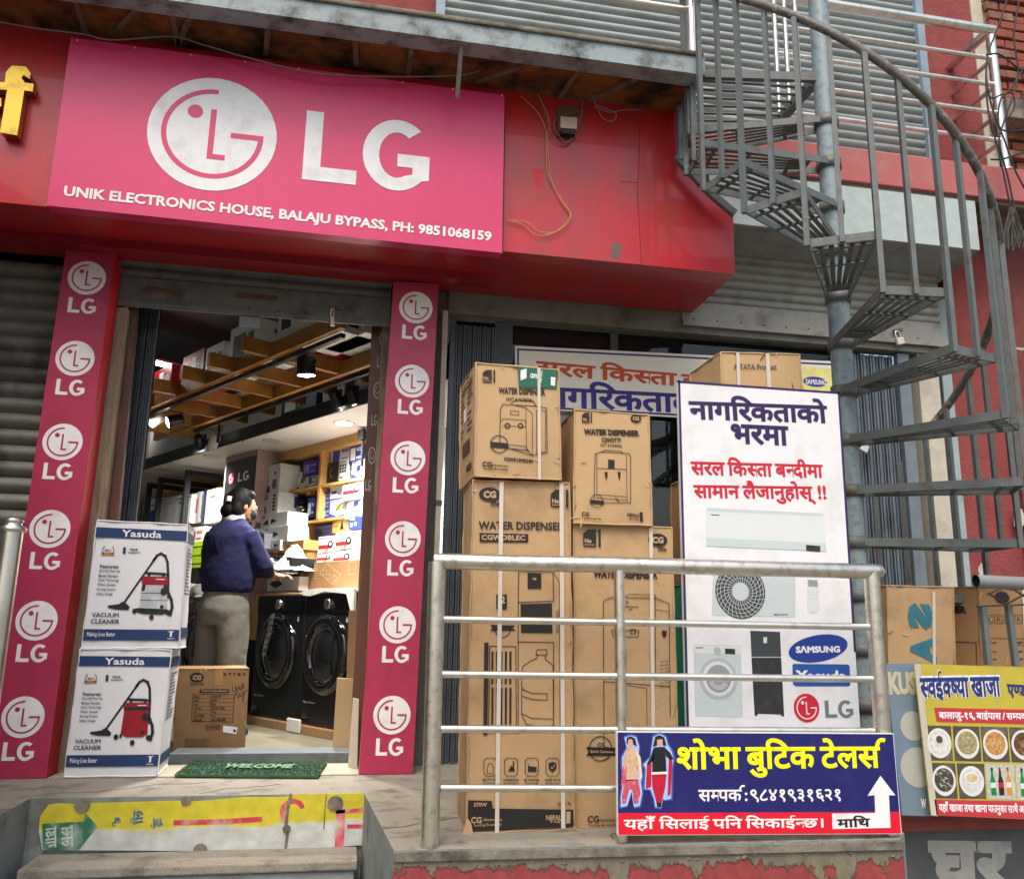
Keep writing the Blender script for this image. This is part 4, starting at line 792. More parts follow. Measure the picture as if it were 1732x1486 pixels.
for A in (A1,A2):
    cu=sum(q[0] for q in A)/len(A); cv=sum(q[1] for q in A)/len(A)
    k.pp(p,[(cu+(u-cu)*1.13,cv+(v-cv)*1.045) for u,v in A],.0008,.0010,1); k.pp(p,[(cu+(u-cu)*1.0,cv+(v-cv)*1.0) for u,v in A],.0010,.0012)
k.build('figure_outline',[glow,M('blue_halo','#45539c',.5,var=0)],ns)
k=MB()
k.pp(p,[(1060,1263),(1074,1262),(1079,1276),(1080,1296),(1078,1318),(1058,1320),(1057,1296)],.0012,.0018,0); k.pp(p,[(1057,1318),(1079,1317),(1083,1340),(1079,1358),(1072,1358),(1069,1334),(1064,1334),(1058,1358),(1052,1358),(1052,1342)],.0012,.0018,1)
k.pp(p,[(1062,1248),(1070,1247),(1072,1256),(1067,1262),(1061,1258)],.0012,.0018,2); k.pp(p,[(1059,1256),(1060,1247),(1066,1244),(1074,1248),(1077,1262),(1071,1258),(1069,1249),(1063,1249),(1061,1258)],.0018,.0024,3)
k.pp(p,[(1074,1264),(1083,1280),(1086,1314),(1082,1318),(1080,1290)],.0012,.0022,4); k.pp(p,[(1060,1264),(1054,1282),(1055,1300),(1058,1300),(1059,1284)],.0012,.0022,2); k.pp(p,[(1053,1295),(1060,1296),(1058,1330),(1050,1328)],.0012,.002,1)
k.build('figure_print',[beip,pinkp,skinp,ink,M('cream_cloth_print','#d7cba8',.5,var=.1)],ns)
k=MB()
k.pp(p,[(1106,1263),(1124,1262),(1126,1282),(1127,1306),(1103,1307),(1103,1284)],.0012,.0018,0); k.pp(p,[(1102,1308),(1127,1307),(1125,1330),(1119,1356),(1110,1356),(1103,1330)],.0012,.0018,1); k.pp(p,[(1102,1305),(1128,1304),(1128,1308),(1101,1309)],.0018,.0022,4)
k.pp(p,[(1111,1247),(1119,1246),(1121,1256),(1116,1262),(1111,1258)],.0012,.0018,2); k.pp(p,[(1104,1262),(1108,1245),(1115,1242),(1123,1246),(1127,1260),(1121,1260),(1120,1249),(1111,1250),(1111,1260)],.0018,.0024,3)
k.pp(p,[(1124,1263),(1133,1272),(1139,1282),(1135,1286),(1126,1278)],.0012,.0018,0); k.pp(p,[(1105,1264),(1100,1280),(1094,1290),(1097,1293),(1106,1284)],.0012,.0018,0); k.pp(p,[(1131,1283),(1137,1286),(1134,1342),(1129,1346),(1130,1310)],.0012,.002,1); k.pp(p,[(1094,1290),(1102,1290),(1101,1330),(1092,1334)],.0012,.0017,1); k.pp(p,[(1110,1356),(1119,1356),(1118,1364),(1111,1364)],.0012,.0018,3)
k.build('figure_print',[M('black_cloth_print','#17171c',.5,var=.1),redp,skinp,ink,whitep],ns)
# ================================================================ neighbour on the right: banner, board, low shutter
rg=thing('food_banner','yellow and red eatery banner with rows of dish photographs at the right edge','banner',PY(1650,1380,3.3)); p=YP(3.3)
k=MB(); k.pp(p,[(1546,1122),(1800,1130),(1815,1388),(1575,1378)],-.006,0); k.build('sheet',M('banner_yellow','#b5a63a',.5,dirt='#978b48',ds=4,da=.5,var=.04),rg)
k=MB(); k.pp(p,[(1546,1122),(1556,1122),(1586,1379),(1575,1378)],.0004,.0012); k.build('pale_edge',M('banner_pale_edge','#b9b3a2',.6,dirt='#8d8778',da=.5),rg)
k=MB(); k.pp(p,[(1580,1196),(1805,1201),(1806,1226),(1584,1220)],.0004,.0012); k.pp(p,[(1580,1351),(1812,1356),(1815,1387),(1584,1378)],.0004,.0012); k.build('red_band',M('banner_red','#b5333c',.5,dirt='#8c2a30',da=.4,var=.04),rg)
k=MB(); k.text(p,[H('स'),"वई",H('क',.2),H('ष'),"या"," ","खाजा"],(1556.5,1188),(1695.5,1185),(1554.5,1132),.001,1,.085); k.text(p,[H('स'),"वई",H('क',.2),H('ष'),"या"," ","खाजा"],(1558,1186),(1694,1183),(1556,1134),.0024,0,.035); k.text(p,["ए",H('ण'),"ड"],(1704,1180),(1738,1182),(1703,1156),.0014,0,.04); k.build('navy_lettering',[M('banner_navy','#22306e',.5,var=.03),whitep],rg)
k=MB(); k.text(p,["बालाजु-१६,"," ","बाईपास"," ","/"," ","स",H('म'),"पक",RE],(1588,1219),(1742,1221),(1588,1199),.0018,0,.03); k.text(p,["यहाँ"," ","खाजा"," ","तथा"," ","खाना"," ","पाउनुका"," ","साथै"," ","अडर",RE],(1588,1376),(1745,1379),(1587,1354),.0018,0,.03); k.build('white_lettering',whitep,rg)
def dish(cells):
    cols=[M('dish_%d'%i,c,.5,dirt=d,ds=60,da=.8,var=.15,vs=50) for i,(c,d) in enumerate((('#c9c6bd','#8e8a84'),('#8e8350','#c9bd7f'),('#b98a4c','#7a4f22'),('#5a3a2a','#a06a44'),('#3e3a34','#83786a'),('#c3c9cb','#8a9094'),('#c8b48a','#a9936a'),('#a9b0a6','#d9dcd6')))]
    plate=M('plate_print','#d3d1cc',.4,var=.04); bgd=M('dish_background','#4a4438',.6,dirt='#8a7d6a',ds=8,da=.6)
    for (q,kind) in cells:
        k=MB(); S=[p.px(*a) for a in q]; k.poly(p,S,.0004,.001,2 if kind!=7 else 3)
        cx=sum(a[0] for a in S)/4; cy=sum(a[1] for a in S)/4; w_=abs(S[1][0]-S[0][0])*.45; h_=abs(S[0][1]-S[3][1])*.43
        if kind==7:
            for i,cc in enumerate((4,5,6)):
                x=cx+(i-1)*w_*.62; k.poly(p,[(x-w_*.2,cy-h_*.9),(x+w_*.2,cy-h_*.9),(x+w_*.2,cy),(x+w_*.08,cy+h_*.45),(x+w_*.08,cy+h_*.9),(x-w_*.08,cy+h_*.9),(x-w_*.08,cy+h_*.45),(x-w_*.2,cy)],.001,.0018,cc)
                k.poly(p,[(x-w_*.08,cy+h_*.75),(x+w_*.08,cy+h_*.75),(x+w_*.08,cy+h_*.95),(x-w_*.08,cy+h_*.95)],.0018,.0022,(5,7,7)[i]); k.poly(p,[(x-w_*.2,cy-h_*.4),(x+w_*.2,cy-h_*.4),(x+w_*.2,cy-h_*.05),(x-w_*.2,cy-h_*.05)],.0018,.0022,(1,7,1)[i])
            k.build('dish_picture',[cols[0],plate,bgd,cols[7],M('green_bottle_print','#1f7a36',.4),M('cola_bottle_print','#35181a',.4),M('orange_bottle_print','#c98a3a',.4),M('cap_red_print','#b3202a',.5)],rg); continue
        k.ell(p,(cx,cy),w_,h_,.001,.0016,1); k.ell(p,(cx,cy+h_*.05),w_*.82,h_*.78,.0016,.0022,0,22)
        rr=random.Random(kind)
        if kind==0:
            for i in range(8): a=i*.785; k.ell(p,(cx+w_*.55*math.cos(a),cy+h_*.5*math.sin(a)),w_*.22,h_*.2,.0022,.0028,1,10)
            k.ell(p,(cx,cy+h_*.25),w_*.28,h_*.25,.0028,.0032,2,12)
        elif kind==5: k.ell(p,(cx,cy+h_*.2),w_*.6,h_*.4,.0022,.003,1,18); k.ell(p,(cx,cy+h_*.22),w_*.48,h_*.28,.003,.0034,3,18)
        else:
            for i in range(46): a=rr.uniform(0,6.28); q=rr.uniform(0,.75); x,y=cx+w_*q*math.cos(a),cy+h_*q*math.sin(a); t=rr.uniform(0,3); L=rr.uniform(.06,.2)*w_; k.line(p,[(x,y),(x+L*math.cos(t),y+L*math.sin(t))],w_*.06,.0024+.0001*(i%6),3 if i%2 else 0)
        k.build('dish_picture',[cols[kind],plate,bgd,{0:cols[3],1:cols[7],2:cols[6],3:cols[2],4:cols[7],5:cols[6]}[kind]],rg)
dish([([(1563,1226),(1608,1227),(1612,1286),(1571,1285)],0),([(1611,1227),(1656,1228),(1660,1287),(1615,1286)],1),([(1658,1228),(1704,1229),(1708,1288),(1663,1287)],2),([(1706,1229),(1752,1230),(1756,1289),(1711,1288)],3),
 ([(1571,1289),(1615,1290),(1620,1350),(1580,1349)],4),([(1618,1290),(1664,1291),(1668,1350),(1623,1350)],5),([(1666,1291),(1714,1292),(1718,1352),(1671,1350)],7),([(1717,1292),(1764,1293),(1768,1353),(1721,1352)],7)])
kb=thing('faded_board','faded blue board with pale cut off capitals and round blotches beside food banner','board',PY(1540,1380,3.34)); p=YP(3.35)
k=MB(); k.pp(p,[(1497,1122),(1560,1121),(1590,1380),(1526,1378)],-.012,0); k.build('sheet',M('faded_blue_board','#6d808f',.6,dirt='#56636c',ds=5,da=.5,var=.08),kb)
k=MB(); k.text(p,'KUS',(1504,1175),(1552,1175),(1501,1135),.0012,0,.06); k.build('lettering',M('faded_cream_letter','#b9b193',.7,var=.1),kb)
k=MB(); k.ell(p,p.px(1544,1227),.058,.058,.0004,.0012); k.cut(); k.ell(p,p.px(1552,1297),.078,.078,.0004,.0014); k.build('blotch',M('faded_round','#a9aaa0',.8,dirt='#8c9197',ds=14,da=.6),kb)
k=MB(); k.text(p,'W',(1558,1366),(1567,1366),(1557,1350),.0012,0,.06); k.build('small_lettering',whitep,kb)
rbm=MB(); rbm.box(2.22,7,3.44,3.6,PY(1600,1404,3.44)[2],-.005); rbm.build('red_beam',red_wall,bl)
ls=thing('low_shutter','grey shutter lower right with large worn Devanagari letters painted on it','shutter',(3,3.5,-.8)); p=YP(3.52)
k=MB(); k.rect(p,2.2,7,-.8,-.02,-.01,0); k.build('panel',M('charcoal_shutter_paint','#55595a',.5,dirt='#3a3c3c',ds=3,da=.6,var=.08),ls)
k=MB(); k.text(p,["घर"],(1573,1512),(1716,1512),(1558,1420),.0015,0,.05); k.build('painted_letter',M('worn_white_letter','#a6a59e',.7,dirt='#6f6f6a',ds=14,da=.6),ls)
# cartons behind the banner
p6=YP(3.75)
C7=Carton('air_conditioner_carton','kraft carton with big blue green letters on its face under the lowest stair treads','carton',p6,[(1500,990),(1612,993),(1617,1210),(1505,1210)],(.0,.5,0),kraft2)
teal=M('teal_letter','#2f6c7e',.6,dirt='#4f6f70',ds=12,da=.4)
C7.print('lettering',teal,lambda k,p:(k.text(p,'S',(1575,1021),(1577,1066),(1534,1022),HB,0,.07),k.text(p,'A',(1582,1076),(1584,1124),(1538,1076),HB,0,.07),k.text(p,'T',(1582,1135),(1584,1170),(1538,1135),HB,0,.07)))
C7.strap(1578,1000,1579,1140,5)
p7=YP(3.85)
C8=Carton('dispenser_carton','dark sided kraft dispenser carton behind the grille at the right edge','carton',p7,[(1655,992),(1800,998),(1812,1215),(1664,1215)],(-.16,.3,0),kraftd)
def pic8(k,p):
    S=p.pts; cglogo(k,p,1694,1010,12,10)
    for i in range(5): u=1664+i*17; k.line(p,S([(u,1039),(u+13,1040),(u+13,1054),(u,1053)]),.002,HB,closed=True); k.line(p,S([(u+4,1050),(u+6,1043),(u+9,1050)]),.003,HB)
    k.line(p,S([(1660,1078),(1760,1080)]),.002,HB); k.line(p,S([(1660,1078),(1664,1190)]),.002,HB); k.line(p,S([(1708,1090),(1760,1091)]),.002,HB)
    for v in (1088,1103,1116): k.text(p,'Freq',(1673,v),(1684,v),(1673,v-4),HB,0,.03); k.text(p,'240V',(1716,v),(1730,v),(1716,v-4),HB,0,.03)
C8.print('printed_panel',ink,pic8); C8.strap(1730,995,1736,1130,6)
sp=C8.side(); C8.print('side_print',ink,lambda k,p:(k.textw(p,'DISPENSER',(.17,.52),.22,.035,HB,0,.05),k.cut(),k.line(p,[(.2,.36),(.32,.36),(.32,.1)],.003,HB),k.line(p,[(.2,.36),(.2,.1)],.003,HB)),sp)
gr=thing('grille','grey bar grille with upright rods above the food banner','grille',PY(1690,1120,3.33)); p=YP(3.36)
for (u0,v0,u1,v1) in ((1662,1026,1672,1124),(1705,1022,1718,1126),(1750,1022,1762,1126)):
    k=MB(); k.bar(p.at(*p.px(u0,v0)),p.at(*p.px(u1,v1)),.024,.024,(0,1,0)); k.build('rod',stair_paint,gr)
k=MB()
for a,b in (((1672,1003),(1702,1022)),((1702,1022),(1735,1003)),((1705,990),(1735,1010)),((1702,990),(1670,1005)),((1652,1025),(1740,1022))): k.tube([p.at(*p.px(*a)),p.at(*p.px(*b))],.004,6)
k.build('wire_diamond',M('grille_wire','#55504a',.6,metal=.4),gr)
k=MB(); p=YP(3.3); a=p.at(*p.px(1650,982)); b=p.at(*p.px(1800,990)); k.tube([a,b],.028,16,0,False); k.tube([a+(b-a)*.001,b],.022,16,1,False); d=b-a; k.tube([a+d*.03,a+d*.031],.0215,12,1)
k.build('grey_pipe',[M('grey_pipe_paint','#7b7f7c',.45,dirt='#4c4c46',ds=6,da=.6),black],label='grey horizontal steel pipe with open end at the right edge above the grille',cat='pipe')
# ================================================================ entrance objects
wbox=M('white_carton_board','#d5d5d8',.5,dirt='#bdbbb8',ds=5,da=.4,var=.02); nav2=M('carton_navy','#1c3560',.5,var=.04)
redv=M('vacuum_red_print','#8d1626',.4,var=.12); silv=M('vacuum_silver_print','#a9adb0',.3,dirt='#d5d7d8',ds=20,da=.7,var=.15); blk=M('vacuum_black_print','#1f2022',.5,var=.1); ora=M('badge_orange','#b8722a',.5,var=.05)
def vac(label,pl,C,dep,tank,face):
    """face: maps unit (x right, y up) of the front to pixels"""
    c=Carton('vacuum_carton',label,'carton',pl,C,dep,wbox,'white vacuum cleaner cartons in the doorway',bulge=.003)
    P=[np.array(pl.px(*q)) for q in C]
    def f(x,y): a=P[3]+(P[2]-P[3])*x; b=P[0]+(P[1]-P[0])*x; q=a+(b-a)*y; return (q[0],q[1])
    h=.0045
    def tx(k,t,x0,x1,y0,y1,mi=0,b=.03): k.text(pl,t,f(x0,y0),f(x1,y0),f(x0,y1),h+.0006,mi,b,px=False)
    def bands(k,p): 
        for y0,y1 in face['bands']: k.cut(); k.poly(pl,[f(0,y0),f(1,y0),f(1,y1),f(0,y1)],h-.002,h)
    c.print('navy_band',nav2,bands)
    (b0,b1),(t0,t1)=face['bands']
    c.print('brand_lettering',whitep,lambda k,p:(tx(k,'Yasuda',.28,.72,t0+.012,t1-.012,0,.02),k.cut(),tx(k,'Making Lives Better',.04,.33,b0+.02,b1-.022,0,.01),tx(k,'YASUDA',.87,.95,b0+.01,b0+.02,0,.02),k.poly(pl,[f(.9,b0+.03),f(.92,b0+.03),f(.92,b1-.02),f(.95,b1-.012),f(.87,b1-.012),f(.9,b1-.02)],h,h+.0006)))
    s=t0-b1; Y=lambda q:b1+q*s
    def words(k,p):
        tx(k,'VACUUM',.065,.345,Y(.13),Y(.178),0,.02); tx(k,'CLEANER',.06,.36,Y(.06),Y(.108),0,.02)
        tx(k,'Features:',.09,.29,Y(.665),Y(.70),0,.03)
        for i,t in enumerate(('·Dry and Wet Use','·Blower Function','·Quiet Technology','·Filters System','·Strong Suction','·Safety Design')): tx(k,t,.08,.31-(.0,.02,0,.03,.03,.05)[i],Y(.615-i*.05),Y(.645-i*.05),0,.02)
        tx(k,'NO.1',.12,.19,Y(.845),Y(.87),0,.05); tx(k,'1',.315,.345,Y(.83),Y(.90),0,.08); tx(k,'YEAR',.38,.48,Y(.865),Y(.89),0,.03); tx(k,'WARRANTY',.37,.51,Y(.835),Y(.852),0,.03)
    c.print('lettering',M('carton_navy_text','#27304a',.5,var=.02),words)
    def badge(k,p):
        k.poly(pl,[f(.08,Y(.805)),f(.23,Y(.805)),f(.215,Y(.82)),f(.23,Y(.835)),f(.08,Y(.835)),f(.095,Y(.82))],h-.001,h)
        q=f(.155,Y(.86)); rr=(f(.22,.5)[0]-f(.155,.5)[0])
        k.arc(pl,q,rr*.85,rr,-50,50,h-.001,h,1,10); k.arc(pl,q,rr*.85,rr,130,230,h-.001,h,1,10)
    c.print('badge',[ora,M('badge_grey','#8a8578',.5)],badge)
    def pic(k,p):
        H0=h
        def L(pts,wd,mi=0,hh=H0): k.line(pl,[f(x,Y(y)) for x,y in pts],wd,hh,mi)
        def G(pts,mi,hh=H0): k.poly(pl,[f(x,Y(y)) for x,y in pts],hh-.001,hh,mi)
        # tube, hose
        L([(.37,.26),(.68,.80)],.010); A=[(.66,.77),(.69,.82),(.73,.845),(.78,.82),(.81,.75),(.83,.6),(.84,.45),(.845,.36)]; L(A,.012)
        L([(.80,.42),(.85,.40),(.885,.33),(.90,.25),(.885,.17),(.87,.19)],.014,0)
        # floor head
        G([(.22,.255),(.34,.275),(.365,.30),(.405,.285),(.45,.245),(.44,.21),(.3,.215),(.22,.235)],0,H0+.0006)
        # tank
        G([(.56,.49),(.83,.49),(.845,.23),(.79,.195),(.62,.195),(.55,.23)],tank,H0+.0006)
        if tank==2:
            for y in (.40,.32): L([(.556,y),(.84,y)],.003,0,H0+.001)
            G([(.56,.49),(.60,.49),(.59,.42),(.555,.42)],0,H0+.0012); G([(.79,.49),(.83,.49),(.835,.42),(.79,.42)],0,H0+.0012)
        G([(.545,.545),(.56,.49),(.83,.49),(.845,.545),(.82,.585),(.575,.585)],1,H0+.0014); G([(.555,.535),(.84,.535),(.835,.50),(.56,.50)],1 if tank==2 else 0,H0+.0018)
        G([(.58,.61),(.83,.60),(.83,.615),(.79,.63),(.60,.635)],0,H0+.0016); L([(.62,.585),(.63,.615)],.012); L([(.78,.585),(.78,.61)],.012)
        G([(.54,.235),(.85,.225),(.86,.19),(.80,.165),(.60,.17),(.50,.195),(.50,.225)] if tank==2 else [(.54,.23),(.56,.23),(.57,.19),(.54,.19)],0,H0+.001)
        for x,y in ((.505,.20),(.69,.135),(.86,.19)): k.ell(pl,f(x,Y(y)),.011,.013,H0,H0+.002,0,10)
        k.ell(pl,f(.80,Y(.42)),.017,.02,H0,H0+.0022,0,14); k.ell(pl,f(.79,Y(.25)),.009,.01,H0,H0+.0022,0,10)
        G([(.70,.56),(.80,.56),(.80,.55),(.70,.55)],3,H0+.0022)
    c.print('vacuum_picture',[blk,redv,(silv if tank==2 else redv),whitep],pic)
    return c
pA=YP(4.70)
FT=[(164,880),(318,887),(304,1095),(138,1093)]
# top carton sits on the lower one
VB=vac('lower white vacuum carton with red vacuum picture on the doorway slab','x' and YP(4.68),[(136,1097),(290,1099),(265,1311),(109,1313)],(PZ(280,1297,.006)-PZ(265,1311,.006))*[1,1,0]*1.25,1,{'bands':[(.075,.165),(.865,.945)]})
VT=vac('upper white vacuum carton with steel tank vacuum picture on top of another','x' and YP(4.68),[(165,879.5),(317.5,887),(302,1095.5),(138,1095.5)],(-.012,.27,0),2,{'bands':[(.06,.145),(.865,.945)]})
for c,sgn in ((VB,1),(VT,1)): # right side panel print
    d=c.B[2]-c.F[2]; pr=Plane(c.F[2],d,c.F[1]-c.F[2]); Ls=np.linalg.norm(d); Hs=np.linalg.norm(c.F[1]-c.F[2])
    c.print('side_band',nav2,lambda k,p:(k.rect(p,0,Ls,Hs*.08,Hs*.16,.003,.0045),k.cut(),k.rect(p,0,Ls,Hs*.86,Hs*.94,.003,.0045)),pr)
    c.print('side_lettering',M('carton_grey_text','#5a6070',.5,var=.02),lambda k,p:[k.rect(p,Ls*.2,Ls*random.uniform(.5,.85),Hs*(.8-i*.028),Hs*(.81-i*.028),.003,.0045) for i in range(14)],pr)
C9=Carton('spec_carton','brown carton with a technical table and handwritten words on the shop floor behind the sill','carton',YP(5.535),[(300,1131),(421,1130),(413,1272),(292,1272)],(-.07,.4,0),kraftd)
inkb=M('carton_print_brown','#33251a',.7,var=0)
def pic9(k,p):
    S=p.pts; cglogo(k,p,333,1145,12,8.5); k.text(p,'home life',(322,1158),(345,1158),(322,1154),HB,0,.02)
    k.pp(p,[(338,1165),(388,1165),(388,1171),(338,1171)],HB-.001,HB); k.text(p,'Technical Specification',(340,1170),(386,1170),(340,1166),HB+.0005,1,.03)
    k.line(p,S([(326,1173),(397,1174),(394,1220),(324,1219)]),.0025,HB,closed=True)
    for i in range(7):
        v=1180+i*6.6; k.line(p,S([(326,v),(396,v+.5)]),.0018,HB); k.text(p,('Model','Power','Color','Frequency','Qty','Gross Weight','Dimension')[i],(328,v-1),(328+(9,8,7,15,5,17,14)[i],v-1),(328,v-5),HB,0,.02); k.text(p,('CGWD15M','550W','Black','220-240V 50Hz','1 Pcs','8 kg','330x330x480')[i],(356,v-1),(356+(18,11,10,24,9,8,26)[i],v-1),(356,v-5),HB,0,.02)
    k.line(p,S([(348,1225),(372,1225),(372,1233),(348,1233)]),.0018,HB,closed=True); k.text(p,'AA B3300129',(349,1231),(371,1231),(349,1227),HB,0,.02)
    for i in range(5): k.line(p,S([(315,1252+i*3.2),(350-3*(i%2),1252.5+i*3.2)]),.002,HB)
    k.line(p,S([(314,1249),(355,1250),(354,1269),(313,1268)]),.0016,HB,closed=True)
    for i in range(5): u=378+i*8; k.text(p,('+','↑','Y','o','◊')[i] if i in (0,2,3) else 'T',(u,1142),(u+5,1142),(u,1137),HB,0,.04)
c9=C9.print('printed_panel',[inkb,kraft],pic9)
C9.print('handwriting',M('marker_ink','#1d1a22',.6,var=0),lambda k,p:(k.line(p,p.pts([(393,1160),(394,1168),(398,1169),(399,1160),(401,1168),(404,1160),(407,1166),(409,1158),(411,1154),(411,1164),(414,1158)]),.0028,HB),k.line(p,p.pts([(395,1182),(400,1170),(403,1180),(405,1172),(408,1178),(411,1168),(413,1175),(410,1186),(413,1171),(418,1165)]),.0028,HB)))
C9.print('white_label',[whitep,ink],lambda k,p:(k.pp(p,[(378,1226),(402,1229),(400,1241),(377,1237)],HB,HB+.001),k.pp(p,[(395,1232),(399,1233),(399,1238),(395,1237)],HB+.001,HB+.0014,1)))
C9.print('tape',tapem,lambda k,p:k.pp(p,[(364,1131),(378,1131),(377,1158),(363,1158)],HB-.001,HB))
# door sill, mat, frames
sl_=MB(); a=PY(275,1284,5.07); b=PY(592,1282,5.07); sl_.box(a[0],b[0],5.062,5.5,.006,.03); sl_.box(a[0],b[0],5.05,5.075,.006,.058)
sl_.build('door_sill',M('sill_paint','#5f6667',.6,dirt='#3a3a36',ds=8,da=.7,bump=.2),label='low grey metal sill across the open doorway',cat='sill')
dm=thing('door_mat','green bristly doormat with faint white WELCOME lettering before the sill','doormat',PZ(425,1302,.006)); 
Q=[PZ(295,1313,.006),PZ(538,1315,.006),PZ(553,1293,.006),PZ(326,1291,.006)]
mg=[M('mat_green','#3a5d43',.95,dirt='#527558',ds=40,da=.6,var=.3,vs=60,bump=.8,bs=200),M('mat_green_light','#56785e',.95,var=.2,vs=60)]
k=MB(); k.hexa([*Q,*[q+np.array([0,0,.012]) for q in Q]]); k.build('mat_base',mg[0],dm)
k=MB(); rr=random.Random(5)
for i in range(5200):
    x,y=rr.random(),rr.random(); q=(Q[0]*(1-x)+Q[1]*x)*(1-y)+(Q[3]*(1-x)+Q[2]*x)*y+np.array([0,0,.012]); t=rr.uniform(0,6.28); l=.004; dx,dy=l*math.cos(t),l*math.sin(t); hgt=rr.uniform(.004,.008); j=(rr.uniform(-.004,.004),rr.uniform(-.004,.004))
    k.add([q+np.array([-dx,-dy,0]),q+np.array([dx,dy,0]),q+np.array([j[0],j[1],hgt])],[(0,1,2)],rr.choice((0,0,1)))
o=k.build('bristles',mg,dm); o['kind']='stuff'
mp_=Plane(Q[0]+np.array([0,0,.0225]),Q[1]-Q[0],np.cross((0,0,1),(Q[1]-Q[0])))
k=MB(); W_=np.linalg.norm(Q[1]-Q[0]); Hm=np.linalg.norm((Q[3]+Q[2]-Q[0]-Q[1])/2); k.textw(mp_,'WELCOME',(W_*.52,Hm*.5),W_*.5,Hm*.32,.002,0,.04); k.build('lettering',M('mat_white','#64826b',.95,var=.2),dm)
# wooden jambs
woodw=M('weathered_wood','#93836b',.9,dirt='#3d2f22',ds=5,da=.8,st=(3,3,.5),var=.2,bump=.6,bs=30); woodb=M('brown_jamb_wood','#5b3a2c',.45,dirt='#9a8674',ds=6,da=.7,st=(4,4,.35),var=.15,th=.56,bump=.15)
ja=thing('door_jamb','peeling weathered wooden jamb on the left of the doorway','door jamb',PY(110,1315,4.86)); p=YP(4.86)
k=MB(); k.pp(p,[(196,520),(216,520),(127,1310),(94,1310)],-.06,0); k.build('plank',woodw,ja,bevel=.004)
k=MB(); p_=YP(4.93); k.pp(p_,[(216,520),(232,520),(160,1305),(128,1305)],-.05,0); k.build('inner_strip',woodb,ja)
jb=thing('door_jamb','glossy brown wooden jamb with stuck round emblems right of the doorway','door jamb',PY(600,1300,4.98)); p=YP(4.98)
k=MB(); k.pp(p,[(629,552),(657,552),(613,1306),(590,1306)],-.07,0); k.build('plank',woodb,jb,bevel=.003)
k=MB(); p_=YP(4.93); k.pp(p_,[(646,550),(662,550),(622,1306),(611,1306)],-.03,0); k.build('outer_strip',woodw,jb)
for (u,v,r) in ((648,572,10),(638,660,13),(629,770,15)):
    k=MB(); c=p.px(u,v); k.ell(p,c,.022,.05,.002,.003); k.ell(p,(c[0],c[1]),.017,.042,.003,.0034,1); k.arc(p,c,.008,.0105,90,360,.0034,.004,0,14,2.2); k.build('emblem_sticker',[M('sticker_pale','#a59a92',.4,var=.05),woodb],jb)
for (u,v) in ((642,612),(632,710),(622,820)):
    k=MB(); a=p.px(u,v); lgword(k,p,a[0]-.014,a[0]+.02,a[1]-.035,a[1]+.03,.003,.001); k.build('sticker_letters',_mats['sticker_pale'],jb)
# padlocks and hasps
def padlock(label,u,v,y,w_,h_,rot,mat):
    c=PY(u,v,y); t=thing('padlock',label,'padlock',c,'steel padlocks hanging from shutters'); f=Frame(c,(math.cos(rot),0,math.sin(rot)),(0,1,0),(-math.sin(rot),0,math.cos(rot)))
    k=MB(); k.box(-w_/2,w_/2,-.014,.014,-h_/2,h_/2,0,f); k.build('lock_body',mat,t,bevel=.006)
    k=MB(); k.tube([f.at(-w_*.3,0,h_/2-.005),f.at(-w_*.3,0,h_/2+.03),f.at(-w_*.15,0,h_/2+.046),f.at(w_*.15,0,h_/2+.046),f.at(w_*.3,0,h_/2+.03),f.at(w_*.3,0,h_/2-.005)],.005,8); k.build('shackle',stainless,t)
    k=MB(); k.box(-.02,.05,.0,.012,h_/2+.04,h_/2+.062,0,f); k.build('hasp',rustpale,t)
lockm=M('lock_metal','#a9a49a',.35,metal=.8,dirt='#5a554b',ds=30,da=.7); lockw=M('pale_lock','#c9c4ba',.5,dirt='#3a3630',ds=30,da=.8,th=.58)
padlock('padlock on the doorway shutter plate near its right end',562,543,4.86,.03,.06,.05,lockm)
padlock('pale square padlock hanging under the shutter behind the upper stair treads',1522,577,4.9,.055,.05,.25,lockw)
padlock('pale padlock on the folding gate just under the middle stair treads',1461,758,4.93,.055,.05,-.45,lockw)
# cable tangle upper right
cable('tangle of black cables running down past the railing post and brick wall',[[(1705,-5),(1690,40),(1672,90),(1668,130),(1672,190),(1690,260),(1705,330),(1712,360)],[(1668,93),(1690,92),(1715,110),(1740,130)],[(1725,-5),(1715,60),(1722,130),(1700,200),(1690,240),(1705,300),(1716,355)],[(1740,100),(1710,150),(1692,170),(1690,215),(1715,222),(1740,218)],[(1668,130),(1675,165),(1695,160),(1712,158),(1716,180),(1705,200)],[(1740,330),(1718,290),(1700,240),(1684,200),(1672,160)],[(1676,270),(1700,268),(1740,255)]],wirem,.006,4.5)
k=MB(); rr=random.Random(2)
for i in range(46):
    u=1712+rr.uniform(-5,5); e=1716+rr.uniform(-19,17); v1=rr.uniform(402,428); y=4.45+rr.uniform(-.05,.05); pts=[PY(u,350,y),PY(u+(e-u)*.35,368,y),PY(e,395,y),PY(e-(e-u)*.15,v1,y)]; k.tube(pts,.0035,5)
k.build('cable_bundle',M('bundle_grey','#4a4640',.7,var=.3,vs=4),label='frayed bundle of loose cable ends hanging like a broom at right edge',cat='cables')
